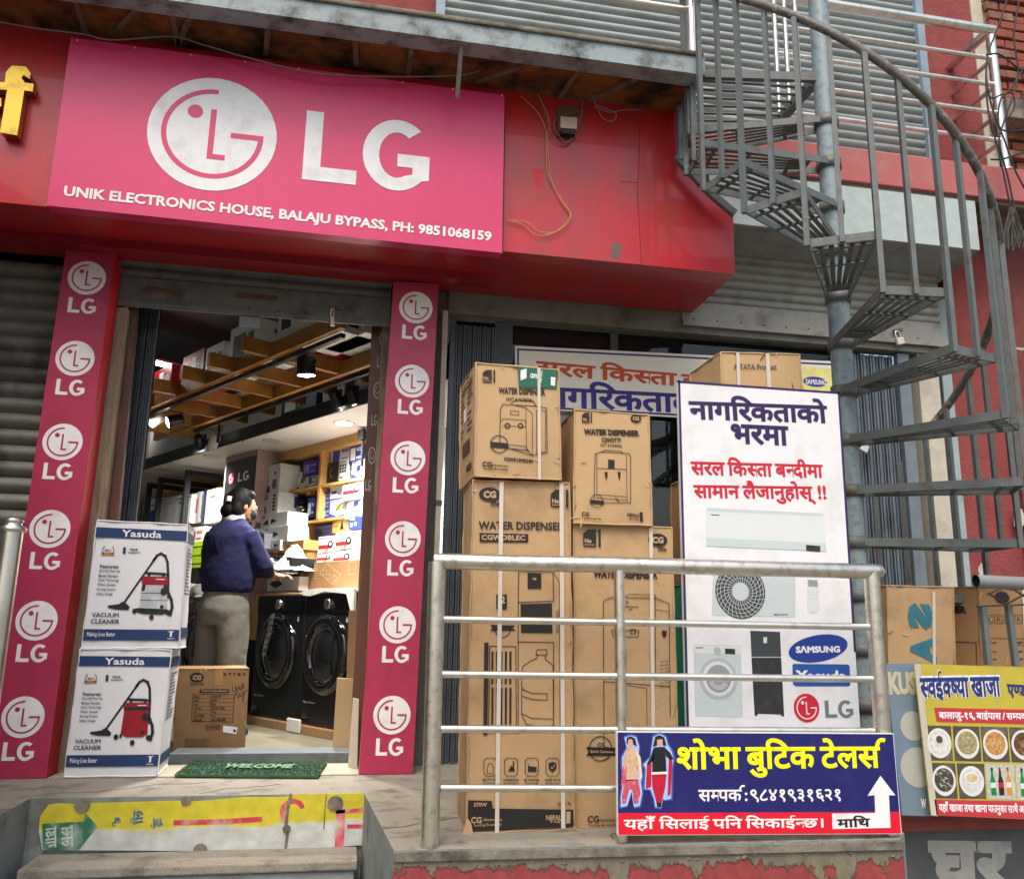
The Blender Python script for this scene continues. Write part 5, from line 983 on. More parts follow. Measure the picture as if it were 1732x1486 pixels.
# ================================================================ shop interior, turned 33 degrees to the front
TI=R(33.26); D_=np.array([-math.sin(TI),math.cos(TI),0]); E_=np.array([math.cos(TI),math.sin(TI),0]); O_=np.array([-.049,6.084,0])
IF=Frame(O_,D_,E_)   # a: into the shop along the shelves, b: towards the shelf wall, c: up
def PI(b): return Plane(O_+b*E_,-D_)
def ia(u,v,b): return -PI(b).px(u,v)[0]
def ic(u,v,b): return PI(b).px(u,v)[1]
iw=M('interior_white','#cfccc6',.7,var=.03); idark=M('interior_charcoal','#232629',.7,var=.1); floor_t=M('floor_tile','#7f7866',.35,dirt='#6b6454',ds=3,da=.5,var=.06)
oak=M('oak_board','#b78f52',.5,dirt='#8f6a38',ds=5,da=.5,st=(1,1,4),var=.12,bump=.05); slatw=M('stained_pine','#9a6a2c',.45,dirt='#6a421a',ds=4,da=.6,st=(3,3,1),var=.15,bump=.08)
zso=ic(540,748,.6)
k=MB(); k.poly(GP,[(-4.5,5.61),(2.5,5.61),(2.5,7),(-4.5,13)],-.1,.004); k.box(-1.34,.11,5.06,5.609,-.02,.004); k.build('shop_floor',floor_t,kind='structure')
rm=thing('shop_interior','shop room with white lowered ceiling dark upper ceiling and shelf wall seen through the doorway','room',(-.8,7.5,0))
k=MB(); k.box(-1.2,7,.98,1.05,0,3.3,0,IF); k.build('shelf_wall',iw,rm)
k=MB(); k.box(6.4,6.5,-4,1,0,3.3,0,IF); k.box(-2.2,6.4,-3.4,-3.3,0,3.3,0,IF); k.build('back_wall',M('back_wall_paint','#8d8b86',.8,var=.05),rm)
k=MB(); k.poly(GP,[(-4.5,5.09),(2.5,5.09),(2.5,7.5),(-4.5,13)],3.3,3.36); k.build('upper_ceiling',idark,rm)
# lowered ceiling
def bsoff():
    for b in np.linspace(.6,-1.5,211):
        if ic(440,733,b)>zso: return b
    return -.3
lo,hi=-2.,.6
for _ in range(40):
    m=(lo+hi)/2
    if ic(440,733,m)>zso: hi=m
    else: lo=m
bs=hi if abs(ic(440,733,hi)-zso)<abs(ic(440,733,lo)-zso) else lo
k=MB(); k.box(-1.1,6.4,bs+.02,.98,zso,zso+.06,0,IF); k.build('lowered_ceiling',iw,rm)
k=MB(); k.box(-1.1,6.4,bs,bs+.018,zso-.01,zso+.10,0,IF); k.build('ceiling_trim',idark,rm)
# lattice of pine boards
lt_=thing('timber_lattice','suspended lattice of pine boards below the dark ceiling holding product boxes','lattice',(-.9,6.6,2.6))
zl=2.47; A1=PZ(252,695,zl); A2=PZ(584,553.6,zl); B1=PZ(263,754,zl); B2=PZ(627,618,zl)
dd=(A2-A1)/np.linalg.norm(A2-A1); ee=np.array([dd[1]*-1,dd[0],0]); 
if ee@E_<0: ee=-ee
ea1,ea2=[float((q-O_)@D_) for q in (A1,A2)]; eb=float((A2-O_)@E_); eb2=float((B2-O_)@E_)
LF=Frame((0,0,0),D_,E_)
for bb,a0,a1 in ((eb,ea2+.02,ea1+.8),(eb2,ea2+.05,ea1+1.2)):
    k=MB(); k.box(a0,a1,bb-.02,bb+.02,zl,zl+.10,0,IF); k.build('long_board',slatw,lt_)
ps=[(886,325),(700,420),(525,490),(370,565),(230,630),(165,700),(120,765)]
aval=[ia(200+x/3.464,480+(y+35)/3.464,eb-.18) for x,y in ps]; 
aval=[float((PZ(200+x/3.464,480+(y+30)/3.464,zl+.1)-O_)@D_) for x,y in ps]
for a in aval:
    k=MB(); k.box(a-.02,a+.02,eb-.20,eb2+.28,zl+.012,zl+.112,0,IF); k.build('cross_board',slatw,lt_)
# ------------------------------------------------ stock boxes
pale=M('pale_pack','#d3d3d0',.5,dirt='#b5b5b2',ds=8,da=.4,var=.03); blue=M('blue_pack','#26399a',.45,dirt='#3c52b8',ds=6,da=.5,var=.06); purp=M('violet_pack','#33267e',.45,var=.08); redb=M('red_pack','#a3182a',.45,dirt='#7d101f',ds=5,da=.4,var=.05); blackp=M('black_pack','#161719',.4,dirt='#2d2f33',ds=8,da=.5,var=.1); tanb=M('tan_pack','#a98446',.6,var=.06); orangep=M('orange_pack','#b84a1c',.5,var=.05); lblue=M('sky_pack','#7fb2d3',.5,var=.05); neon=M('neon_green_pack','#a3c81e',.5,var=.06); greyp=M('grey_pack','#6b6d70',.5,var=.06)
def stock(label,b,tl,br,dep,mat,decor=None,dm=None,group=None,cat='box',rot=0):
    P=PI(b); x0,y1=P.px(*tl); x1,y0=P.px(*br)
    if x1<x0: x0,x1=x1,x0
    if y1<y0: y0,y1=y1,y0
    k=MB(); F_r=Frame(P.at(x0,y0,0),P.ex,-P.n)
    k.box(0,x1-x0,0,dep,0,y1-y0,0,F_r); dm=dm or [blackp]
    w_,h_=x1-x0,y1-y0; g=lambda x,y:(x0+x*w_,y0+y*h_)
    if decor: decor(k,P,g)
    return k.build('product_box',[mat]+dm,base=P.at(x0+w_/2,y0,-dep/2),bevel=.002,seg=1,label=label,cat=cat,group=group)
def R_(k,P,g,x0,x1,y0,y1,mi=1): k.poly(P,[g(x0,y0),g(x1,y0),g(x1,y1),g(x0,y1)],.0005,.0015,mi)
def T_(k,P,g,t,x0,x1,y0,y1,mi=1): k.text(P,t,g(x0,y0),g(x1,y0),g(x0,y1),.002,mi,.03,px=False)
def dryer(k,P,g):
    T_(k,P,g,'HAIR DRYER',.08,.7,.86,.94,2); R_(k,P,g,.04,.6,.28,.48,1); k.ell(P,g(.72,.5),abs(g(.15,0)[0]-g(0,0)[0]),abs(g(0,.22)[1]-g(0,0)[1]),.0015,.0024,2,14); k.ell(P,g(.72,.52),abs(g(.07,0)[0]-g(0,0)[0]),abs(g(0,.1)[1]-g(0,0)[1]),.0024,.003,3,12); k.line(P,[g(.66,.4),g(.5,.15)],.01,.002,1); R_(k,P,g,.3,.97,.06,.12,4)
DRY=[M('red_print_box','#b3202f',.5,var=.1),M('charcoal_ink_box','#2a2426',.5,var=.1),whitep,M('grey_ink_box','#a5a2a0',.5)]
def kettle(k,P,g):
    k.poly(P,[g(.0,.0),g(1,.0),g(1,.14),g(.5,.06),g(.0,.25)],.0005,.0015,1); k.ell(P,g(.6,.52),abs(g(.18,0)[0]-g(0,0)[0]),abs(g(0,.2)[1]-g(0,0)[1]),.0015,.0022,2,12); k.line(P,[g(.45,.35),g(.8,.7)],.012,.0026,3); T_(k,P,g,'Home life',.08,.4,.8,.88,1)
KET=[blue,M('olive_print','#8f9a3c',.5,var=.1),blackp]
def icons(k,P,g):
    for i in range(3):
        for j in range(3): R_(k,P,g,.15+.26*i,.33+.26*i,.35+.14*j,.45+.14*j)
    T_(k,P,g,'POWER',.2,.8,.8,.86); R_(k,P,g,.2,.5,.1,.16)
def panel(k,P,g): R_(k,P,g,.1,.45,.15,.75); T_(k,P,g,'eco',.55,.9,.55,.75); R_(k,P,g,.55,.85,.2,.3)
def iron(k,P,g): k.poly(P,[g(.1,.35),g(.5,.3),g(.9,.5),g(.7,.65),g(.3,.6)],.0005,.0015,1); R_(k,P,g,.0,1,.0,.08,2); T_(k,P,g,'NEW',.06,.25,.75,.92,2); k.ell(P,g(.5,.48),.02,.03,.0015,.0022,3,10)
FX=.6
SB=[
('blue box top of the right shelf bay beside a cream box',.68,(540,761),(554,783),.2,blue,panel,[whitep]),
('cream box between two blue boxes on top of the right shelf bay',.68,(561,755),(593,781),.2,pale,panel,[blue]),
('blue box at the right end of the top row of the shelf',.66,(592,751),(613,780),.2,blue,panel,[whitep]),
('black box with silver arcs on the right shelf bay',.66,(549,785),(573,815),.2,blackp,lambda k,P,g:(k.arc(P,g(.55,.5),.03,.034,90,300,.001,.0018,1,14),k.arc(P,g(.6,.5),.045,.049,110,260,.001,.0018,1,14),T_(k,P,g,'Audio',.1,.35,.85,.92)),[M('silver_ink','#9a9a9a',.3,metal=.4)]),
('white box with black icons between black and violet print boxes',.66,(573.5,777),(587,810),.2,pale,icons,[blackp]),
('narrow grey and black box beside the white icon box',.68,(587.5,787),(595.5,807),.18,greyp,panel,[blackp]),
('white box with violet picture at the right end of middle shelf',.66,(596,780),(614,805),.2,pale,kettle,[blue,purp,purp]),
('violet box set on white boxes in the left shelf bay',.66,(513,781),(537,801),.2,purp,panel,[M('lilac_ink','#7d73c9',.5)]),
('white box with blue sweep on the upper left shelf board',.68,(500,800),(521.5,825),.2,pale,kettle,KET),
('small white box under the violet box in left shelf bay',.68,(522,802),(534.5,819),.2,pale,panel,[blue]),
('flat orange box on the shelf board below small white boxes',.7,(519,828),(534.5,836),.2,orangep,lambda k,P,g:T_(k,P,g,'HOT',.1,.5,.25,.7),[whitep]),
('upright blue box beside metal pans on the left bay',.66,(521,843),(532,874),.2,blue,panel,[whitep]),
('dark blue flat box leaning over pans at left bay',.64,(478,844),(499,857),.2,M('navy_pack','#182a52',.45,var=.1),panel,[lblue]),
('topmost violet box of the three stacked by the middle upright',.66,(546,833),(557,845.5),.2,purp,panel,[lblue]),
('middle violet box of the three stacked by the middle upright',.66,(546,846.5),(557,859),.2,purp,panel,[lblue]),
('lowest violet box of the three stacked by the middle upright',.66,(546,860),(557,875),.2,purp,panel,[lblue]),
('white box with toy car print above the kettle box',.66,(559,822),(580,843),.2,pale,lambda k,P,g:(R_(k,P,g,.1,.5,.45,.6),R_(k,P,g,0,1,0,.1),R_(k,P,g,.6,.9,.3,.42,2)),[blue,greyp]),
('white and blue box with olive kettle picture on the shelf',.66,(559,844),(582,873),.2,pale,kettle,KET),
('white box with red hair dryer picture high on right shelf',.62,(580,814),(613,841),.22,pale,dryer,DRY),
('white and blue box with violet iron below the dryer box',.64,(588,842),(612,863),.22,pale,kettle,[blue,purp,purp]),
('sky blue box with dark cable picture near the jamb',.60,(585,863),(612,874),.22,lblue,lambda k,P,g:k.arc(P,g(.7,.5),.02,.03,0,300,.001,.0018,1,12),[blackp]),
('small bright blue box under the sky blue box',.58,(590,875),(607,893),.22,blue,lambda k,P,g:(T_(k,P,g,'BLUE',.15,.6,.75,.9),R_(k,P,g,.2,.4,.2,.5),R_(k,P,g,.6,.75,.25,.55)),[whitep]),
('tan box with steam iron picture left of the blue box',.62,(563,876),(588,899),.22,tanb,lambda k,P,g:(k.poly(P,[g(.5,.2),g(.75,.2),g(.62,.85)],.0005,.0015,1),R_(k,P,g,.05,.4,.4,.5,2)),[blackp,orangep]),
('left upper hair dryer box of the front stack of four',.42,(539,908),(566.5,934),.2,pale,dryer,DRY),
('right upper hair dryer box of the front stack of four',.40,(568,901),(611,927.5),.25,pale,lambda k,P,g:dryer(k,P,lambda x,y:g(x*.72,y)),DRY),
('left lower hair dryer box of the front stack of four',.42,(536,935),(562.5,950),.2,pale,dryer,DRY),
('right lower hair dryer box of the front stack of four',.40,(563.5,929),(609,954),.25,pale,lambda k,P,g:dryer(k,P,lambda x,y:g(x*.72,y)),DRY),
('tall white box with black flask pictures against the pink column',.5,(444.5,790),(471,834),.2,pale,lambda k,P,g:(k.ell(P,g(.35,.5),.022,.014,.001,.0018,1,14),R_(k,P,g,.2,.32,.05,.3),R_(k,P,g,.36,.48,.05,.3),R_(k,P,g,.7,.78,.65,.75),R_(k,P,g,.62,.85,.2,.5,2)),[blackp,greyp]),
('white box with red corner tag on the column stack',.48,(442.5,836),(468.5,870),.2,pale,lambda k,P,g:(R_(k,P,g,.03,.4,.72,.95),T_(k,P,g,'NEW',.08,.35,.78,.9,2),[R_(k,P,g,.7,.85,.2+.15*i,.3+.15*i,3) for i in range(5)],k.ell(P,g(.3,.25),.02,.04,.001,.0018,4,14)),[M('red_tag','#b81f2c',.5),whitep,blackp,greyp]),
('upper flat white box with a black curling iron picture',.40,(442.5,871),(485,891.5),.2,pale,lambda k,P,g:iron(k,P,lambda x,y:g(x*.68,y)),[blackp,redb,whitep]),
('middle flat white box with a black curling iron picture',.38,(447,893),(486,914.5),.2,pale,lambda k,P,g:iron(k,P,lambda x,y:g(x*.68,y)),[blackp,redb,whitep]),
('lowest flat white box with a black curling iron picture',.36,(448.5,915.5),(473,930),.2,pale,iron,[blackp,redb,whitep]),
('flat mustard carton lying below the dark shelf niche',.40,(471,917),(513,929),.2,tanb,lambda k,P,g:R_(k,P,g,.35,.8,.4,.55),[M('brown_ink','#6b4f22',.6)]),
('dark violet gadget box inside the lower shelf niche',.66,(533,890),(561,905),.2,purp,panel,[blackp]),
('long brown carton with pale line drawings on the near washing machine',.22,(505,953),(606,996),.2,kraftd,lambda k,P,g:([R_(k,P,g,.18,.34-.02*(i%2),.88-i*.09,.9-i*.09) for i in range(6)],[R_(k,P,g,.05,.13,.8-i*.25,.92-i*.25) for i in range(3)],k.line(P,[g(.5,.92),g(.72,.5),g(.6,.2),g(.38,.6)],.005,.0018,1,closed=True),[k.line(P,[g(x,y),g(x+.05,y),g(x+.05,y-.16),g(x,y-.16)],.004,.0018,1,closed=True) for x,y in ((.44,.7),(.5,.55),(.6,.5))],k.line(P,[g(.84,.94),g(.94,.94),g(.94,.5),g(.84,.5)],.004,.0018,1,closed=True)),[M('pale_line_ink','#c3a878',.6,var=.02)]),
('small white gadget box with a dark diamond picture on the counter',.14,(453,977),(505,998),.2,pale,lambda k,P,g:k.poly(P,[g(.08,.5),g(.28,.95),g(.5,.5),g(.28,.2)],.0005,.0015,1),[M('dark_diamond','#3a1f28',.5)]),
('flat brown carton on top of the middle washing machine',.02,(431,1004),(505,1022),.4,kraftd,lambda k,P,g:R_(k,P,g,.3,.55,0,1),[tapem]),
]
for q in SB:
    stock(q[0],q[1],q[2],q[3],q[4],q[5],q[6],q[7],'product boxes on the shop shelves')
# shelf unit
sh=thing('display_shelf','oak display shelf of two bays stocked with small appliance boxes','shelf',IF.at(0,.8,0))
def shb(name,pts,mat=oak,b0=FX,b1=.97,th=.018):
    (u0,v0),(u1,v1)=pts; P=PI(FX); a0,c0=P.px(u0,v0); a1,c1=P.px(u1,v1); k=MB()
    if abs(a1-a0)>abs(c1-c0): c=(c0+c1)/2; k.box(-a1,-a0,b0,b1,c-th,c,0,IF)
    else: k.box(-(a0+a1)/2-th/2,-(a0+a1)/2+th/2,b0,b1,min(c0,c1),max(c0,c1),0,IF)
    k.build(name,mat,sh,bevel=.001,seg=1)
P=PI(FX); a0=P.px(473,772)[0]; aR=P.px(616,740)[0]; k=MB(); k.box(-aR-.05,-a0,FX-.002,.97,zso-.085,zso-.003,0,IF); k.build('top_fascia',oak,sh)
zt_=zso-.086
aU1=-P.px(475,800)[0]; aU2=-P.px(541,800)[0]; aU3=-P.px(617,800)[0]-.03; zb2=P.px(530,879)[1]
for a in (aU1,aU2,aU3):
    k=MB(); k.box(a-.018,a+.018,FX,.97,zb2 if a!=aU1 else .9,zt_,0,IF); k.build('upright',oak,sh)
z1=P.px(505,826)[1]; z2=P.px(580,812)[1]
for (x0,x1,z,n) in ((aU2+.018,aU1-.018,z1,'board'),(aU3+.018,aU2-.018,z2,'board'),(aU3+.018,aU1-.018,zb2,'board')):
    k=MB(); k.box(x0,x1,FX+.004,.97,z-.022,z,0,IF); k.build(n,oak,sh)
a3=-P.px(514.5,900)[0]; k=MB(); k.box(a3-.012,a3+.012,FX,.97,.9,zb2-.022,0,IF); k.build('upright',oak,sh)
k=MB(); k.box(aU3,aU1,.965,.975,.9,zt_,0,IF); k.build('back_panel',M('pale_back_panel','#b9b9b2',.4,var=.03),sh)
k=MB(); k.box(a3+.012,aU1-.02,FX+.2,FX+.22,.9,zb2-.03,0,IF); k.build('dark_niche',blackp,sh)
k=MB(); k.box(aU3,aU1+.3,.3,.97,.6,.9,0,IF); k.build('counter_body',oak,sh)
# pans and bag clutter on the left bay
pn=thing('pan_stack','jumbled steel pans and lids on the lower left shelf bay','pans',IF.at(-P.px(505,860)[0],.7,zb2))
for i,(u,v,r) in enumerate(((507,851,.07),(510,857,.065),(514,862,.06))):
    k=MB(); a,c=PI(.72).px(u,v); k.lathe([(0,-.015),(r*.8,-.015),(r,.02),(r*.98,.02),(r*.78,-.01),(0,-.01)],Frame(PI(.72).at(a,c),(1,.1*i,.3),(0,1,.4),(-.3,-.4,1)),20); k.build('pan',M('pan_steel','#9a9a98',.25,metal=.9,var=.05),pn)
k=MB(); rr=random.Random(9)
a,c=PI(.70).px(497,880)
for i in range(9): q=PI(.70).at(a+rr.uniform(-.09,.12),c+rr.uniform(.02,.12),rr.uniform(-.02,.05)); k.lathe([(0,-.03),(.04,-.02),(.05,0),(.035,.025),(0,.03)],Frame(q,(1,rr.uniform(-1,1),0),(0,1,rr.uniform(-1,1))),9)
k.build('brown_bag',M('brown_bag','#5b3f35',.5,dirt='#9a8a80',ds=14,da=.6,var=.2),label='crumpled brown wrapped goods heaped on the left shelf bay',cat='goods')
# column with black panel
aQ=aU1+.03
def ucol(b): q=IF.at(aQ,b,2.0)-EYE; return CX+FPX*(q@CR)/(q@CF)
lo,hi=-1.,.6
for _ in range(40):
    m=(lo+hi)/2
    if ucol(m)>430.7: hi=m
    else: lo=m
bc=hi; aL=ia(382,800,bc); aN=ia(430.7,800,bc)
co=thing('pink_column','pink column with a black panel carrying a red round emblem and white letters','column',IF.at((aN+aL)/2,(bc+.98)/2,0))
k=MB(); k.box(aN,aL+.05,bc+.012,.975,0,zso-.002,0,IF); k.build('column_body',M('pink_column_paint','#a58a88',.6,dirt='#8d7473',ds=9,da=.4,bump=.1),co)
P=PI(bc); k=MB(); k.box(aN+.005,aL,bc,bc+.011,0,ic(400,778,bc),0,IF); k.build('black_panel',blackp,co)
k=MB(); emblem(k,P,P.px(391.5,809),.055,.0025,0,1); k.build('round_logo',[redb,whitep],co)
k=MB(); q0=P.px(402,815); q1=P.px(422,795); lgword(k,P,q0[0],q1[0],q0[1],q1[1],.002,.001); k.text(P,'OF',(412,884),(419,883),(412,874),.002,0,.04); k.build('lettering',whitep,co)
# far shelves left of the column
fs=thing('far_shelf','far shelf with dark frames beyond the pink column filled with white packs','shelf',IF.at(aL+.9,.6,0)); P=PI(.35)
for (u0,u1,v) in ((324,367,803),(277,322,815),(258,276,824)):
    k=MB(); a=-P.px(u0,v)[0]; c=P.px(u0,v)[1]; k.box(a,a+.05,.30,.35,0,c,0,IF); k.box(a,a+.05,.30,.95,c,c+.05,0,IF); k.build('dark_frame',idark,fs)
k=MB(); k.box(aL+.1,6.3,.5,.95,1.02,1.05,0,IF); k.box(aL+.1,6.3,.5,.95,.62,.65,0,IF); k.build('shelf_board',oak,fs)
k=MB(); k.box(aL+.06,6.3,.955,.97,0,zso-.01,0,IF); k.build('back_panel',oak,fs)
k=MB(); k.box(aL+.2,6.3,.3,.35,0,.6,0,IF); k.build('base_cabinet',idark,fs)
for L in (('white pack with blue spine on the far shelf just left of the column',.45,(345,830),(367,882),pale,lambda k,P,g:(R_(k,P,g,.0,.2,0,1),T_(k,P,g,'W',.45,.8,.72,.82,2)),[nav2,blackp]),
 ('white pack with grey spine on the far shelf beside blue spine',.45,(335,832),(344,882),pale,lambda k,P,g:R_(k,P,g,.6,.9,.1,.9),[greyp]),
 ('white pack with red stripe on the far shelf at frame',.45,(325,835),(334,882),pale,lambda k,P,g:R_(k,P,g,.6,.85,.3,.8),[redb]),
 ('white carton with black block lettering on the far shelf behind vacuum carton',.40,(300,841),(320,884),pale,lambda k,P,g:(T_(k,P,g,'POINT',.12,.85,.72,.83),R_(k,P,g,0,1,.9,.94),k.ell(P,g(.5,.4),.02,.02,.001,.002,1,10)),[blackp]),
 ('clear wrapped pale pack on the far shelf beside the blue drum and block lettered carton',.40,(268,845),(299,884),M('clear_wrap','#a9aaa8',.2,dirt='#d8d8d8',ds=20,da=.6),None,None),
 ('white label carton over a blue drum at far left shelf',.40,(248,845),(266,862),pale,lambda k,P,g:R_(k,P,g,.1,.7,.4,.5),[blue]),
 ('blue drum shaped pack below white label at far left shelf',.40,(247,863),(267,890),blue,None,None),
 ('upper neon green pack on the lower far shelf behind the person',.30,(322,917),(342,931),neon,lambda k,P,g:R_(k,P,g,0,1,.4,.5),[blackp]),
 ('middle neon green pack on the lower far shelf behind the person',.30,(321,932),(342,945),neon,lambda k,P,g:R_(k,P,g,0,1,.4,.5),[blackp]),
 ('lower neon green pack on the lower far shelf behind the person',.30,(321,946),(341,959),neon,lambda k,P,g:R_(k,P,g,0,1,.4,.5),[blackp]),
 ('white carton above the neon green packs beside the person',.34,(321,893),(343,916),pale,panel,[redb]),
 ('black box on the counter below neon green packs',.28,(312,962),(328,985),blackp,None,None)):
    stock(L[0],L[1],L[2],L[3],.25,L[4],L[5],L[6],'packs on the far shelf')
k=MB(); rr=random.Random(4)
for i in range(12): q=PI(.1).at(*PI(.1).px(rr.uniform(308,346),rr.uniform(995,1026))); k.lathe([(0,-.06),(.07,-.05),(.09,0),(.06,.05),(0,.06)],Frame(q,(1,rr.uniform(-.5,.5),0),(0,1,rr.uniform(-.5,.5))),12)
k.build('wrapped_bundle',M('white_wrap','#b9b7b0',.35,dirt='#8e8c86',ds=10,da=.5,bump=.5),label='white plastic wrapped bundle on the washing machine left of the person',cat='bundle')
# boxes on the lattice
zL=zl+.113
def lat(label,u0,v0,u1,hz,dep,wid,mat,decor,dm):
    q=PZ(u0,v0,zL); a=float((q-O_)@D_); b=float((q-O_)@E_); k=MB(); k.box(a-wid,a,b,b+dep,zL,zL+hz,0,IF)
    P=PI(b); P2=Plane(IF.at(a-wid,b,zL),E_) # side towards the street, near face
    if decor: decor(k,P,lambda x,y:(-a+x*wid,zL+y*hz),P2,lambda x,y:(x*dep,y*hz))
    k.build('product_box',[mat]+dm,base=IF.at(a-wid/2,b+dep/2,zL),bevel=.003,label=label,cat='box',group='boxes on the timber lattice')
def two(k,P,g,P2,g2): R_(k,P,g,.15,.6,.15,.75); R_(k,P,g,.7,.9,.3,.7); T_(k,P2,g2,'epic',.4,.8,.65,.85); T_(k,P2,g2,'Yasu',.4,.85,.15,.45)
def redd(k,P,g,P2,g2): R_(k,P,g,.12,.3,.3,.7); R_(k,P,g,.45,.65,.2,.85); T_(k,P,g,'NEW',.7,.95,.4,.7)
def bold(k,P,g,P2,g2): R_(k,P,g,.1,.35,.2,.8); k.text(P2,'ARL',g2(.1,.15),g2(.75,.15),g2(.1,.85),.002,1,.06,px=False)
lat('white carton lettered on its side on the lattice middle',385,623,450,0.300,.32,.42,pale,two,[M('print_grey','#5b5048',.6)])
lat('large white carton with bold black lettering on the near lattice',468,577,560,0.300,.45,.5,pale,bold,[blackp])
lat('red carton with white squares at the far left of the lattice',250,680,340,0.250,.4,.45,redb,redd,[whitep])
lat('red flat carton under the track lamp on the lattice',500,617,560,0.125,.3,.4,redb,redd,[whitep])
lat('orange lettered white flat carton lying across lattice boards',440,640,500,0.075,.3,.35,pale,lambda k,P,g,P2,g2:k.rect(Plane(IF.at(float((PZ(440,640,zL)-O_)@D_)-.35,float((PZ(440,640,zL)-O_)@E_),zL-.002),(1,0,0),(0,1,0)),.02,.1,.02,.2,0,.001,1),[orangep])
lat('second red carton behind the first at the left end of lattice',305,657,380,.26,.3,.4,redb,redd,[whitep])
lat('tall white carton between red cartons and the lettered white carton',345,640,400,.24,.3,.3,pale,two,[M('print_red','#a8323a',.6)])
lat('dark carton with pale writing over the right lattice board',475,705,520,0.200,.3,.42,blackp,two,[pale])
lat('blue carton beside dark cartons on the right of lattice',512,692,540,0.213,.28,.22,M('deep_blue_pack','#1c2f6e',.5,var=.1),None,[pale])
lat('white and red carton behind the spot lamps on the lattice',545,680,590,0.200,.28,.34,pale,redd,[redb])
lat('white flat carton at the dim middle of the lattice',400,668,430,0.088,.25,.3,pale,None,[pale])
lat('black carton with white writing at the right end of lattice',598,665,625,0.225,.28,.36,blackp,two,[pale])
lat('white carton over the beam at the right front of lattice',548,590,600,0.175,.35,.5,pale,None,[pale])
# lit tube above the lattice
tb=thing('tube_lamp','lit white tube lamp above the lattice at the left of the shop','tube lamp',PZ(338,636,2.86)); q0,q1=PZ(318,628,2.9),PZ(353,637,2.9); dq=(q1-q0)/np.linalg.norm(q1-q0)
k=MB(); k.tube([q0-dq*.9,q1],.016,10); k.build('tube',M('tube_lit','#ffffff',.5,var=0,emit=(1,.97,.92),es=17),tb); k=MB(); k.bar(q0-dq*.92+np.array([0,0,.03]),q1+dq*.02+np.array([0,0,.03]),.05,.02); k.build('batten',M('batten_white','#c9c9c6',.5,var=.02),tb)
# tracks and spot lamps
lampb=M('lamp_black','#17181a',.4,var=.05); lampw=M('lamp_white','#c9c9c4',.4,var=.02); LON=M('lamp_lit','#ffffff',.5,var=0,emit=(1,.93,.8),es=45); LDIM=M('lamp_face','#e8e8e0',.4,var=0,emit=(1,.95,.85),es=9)
tk=thing('lamp_track','black ceiling track for spot lamps fixed under the pine lattice','lamp track',IF.at(1,eb,zl))
for bb,a0,a1 in ((eb+.05,ea2+.1,ea1+.4),(eb2+.05,ea2+.1,ea1+.4)):
    k=MB(); k.box(a0,a1,bb-.017,bb+.017,zl-.03,zl-.001,0,IF); k.build('track',lampb,tk)
def spot(label,u,v,z,axis,lit,bodym=None,en=0,r=.045):
    c=PZ(u,v,z); ax=np.array(axis,float); ax/=np.linalg.norm(ax); x=np.cross(ax,(0,0,1)); 
    if np.linalg.norm(x)<.1: x=np.cross(ax,(1,0,0))
    f=Frame(c,x,np.cross(ax,x),ax); t=thing('spot_lamp',label,'spot lamp',c,'track spot lamps under the lattice')
    k=MB(); k.lathe([(0,-.13),(r*.8,-.13),(r*.95,-.12),(r,-.02),(r,0),(r*.9,0)],f,20,cap=False); k.build('lamp_body',bodym or lampb,t)
    k=MB(); k.lathe([(r*.92,-.002),(r*.5,.004),(0,.006)],f,20); k.build('lamp_lens',LON if lit>1 else LDIM,t)
    k=MB(); top=c-ax*.07; k.bar(top+x/np.linalg.norm(x)*(r+.006),[top[0]+x[0]/np.linalg.norm(x)*(r+.006),top[1]+x[1]/np.linalg.norm(x)*(r+.006),zl-.03],.012,.02,(1,0,0)); k.build('stem',lampb,t)
    if en:
        l=bpy.data.lights.new('spot_light','SPOT'); l.energy=en*6; l.spot_size=R(95); l.spot_blend=.6; l.shadow_soft_size=.09; l.color=(1,.96,.9); o=bpy.data.objects.new('spot_light',l); COL.objects.link(o); o.parent=t; o.location=[float(q) for q in ax*.012]; o.rotation_euler=Vector(tuple(-ax)).to_track_quat('Z','Y').to_euler()
ZS=zl-.13
spot('brightly lit black spot lamp pointing down at the lattice centre right',518,635,ZS,(.06,.1,-1),2,None,38,.062)
spot('lit spot lamp at the left of the lattice glowing on boards',283,714,ZS+.02,(-.8,-.3,-.35),2,None,18,.05)
spot('small pale spot lamp left of the glowing lamp at far left',256,716,ZS+.02,(-.5,-.6,-.6),1,lampw,8,.04)
spot('black spot lamp tilted down left near the white lamp',338,757,ZS-.02,(.1,.9,-1),1,None,20)
spot('white spot lamp hanging between two black lamps',365,738,ZS,(.2,.3,1),1,lampw,0)
spot('black spot lamp turned left above the white lowered ceiling',407,739,ZS,(-.9,.1,-.4),1,None,0)
spot('black spot lamp near the right jamb above the shelf end',574,688,ZS-.02,(.5,.45,-1),1,None,22)
spot('flat black spot lamp at the right end beside the jamb',602,683,ZS-.02,(.4,.3,-1),1,None,14)
def down(label,u,v,lit):
    c=PZ(u,v,zso); t=thing('downlight',label,'downlight',c,'recessed round ceiling lights'); f=Frame(c,(1,0,0),(0,-1,0),(0,0,-1))
    k=MB(); k.lathe([(.085,0),(.085,.004),(.068,.007)],f,26,cap=False); k.build('rim',M('rim_grey','#a8a6a0',.4,var=.02),t)
    k=MB(); k.lathe([(.067,.005),(0,.006)],f,26); k.build('diffuser',LON if lit else M('unlit_diffuser','#b3b1aa',.4,var=.02),t)
    if lit:
        l=bpy.data.lights.new('down_light','SPOT'); l.energy=260; l.spot_size=R(150); l.spot_blend=.8; l.shadow_soft_size=.07; l.color=(1,.98,.94); o=bpy.data.objects.new('down_light',l); COL.objects.link(o); o.parent=t; o.location=(0,0,-.02)
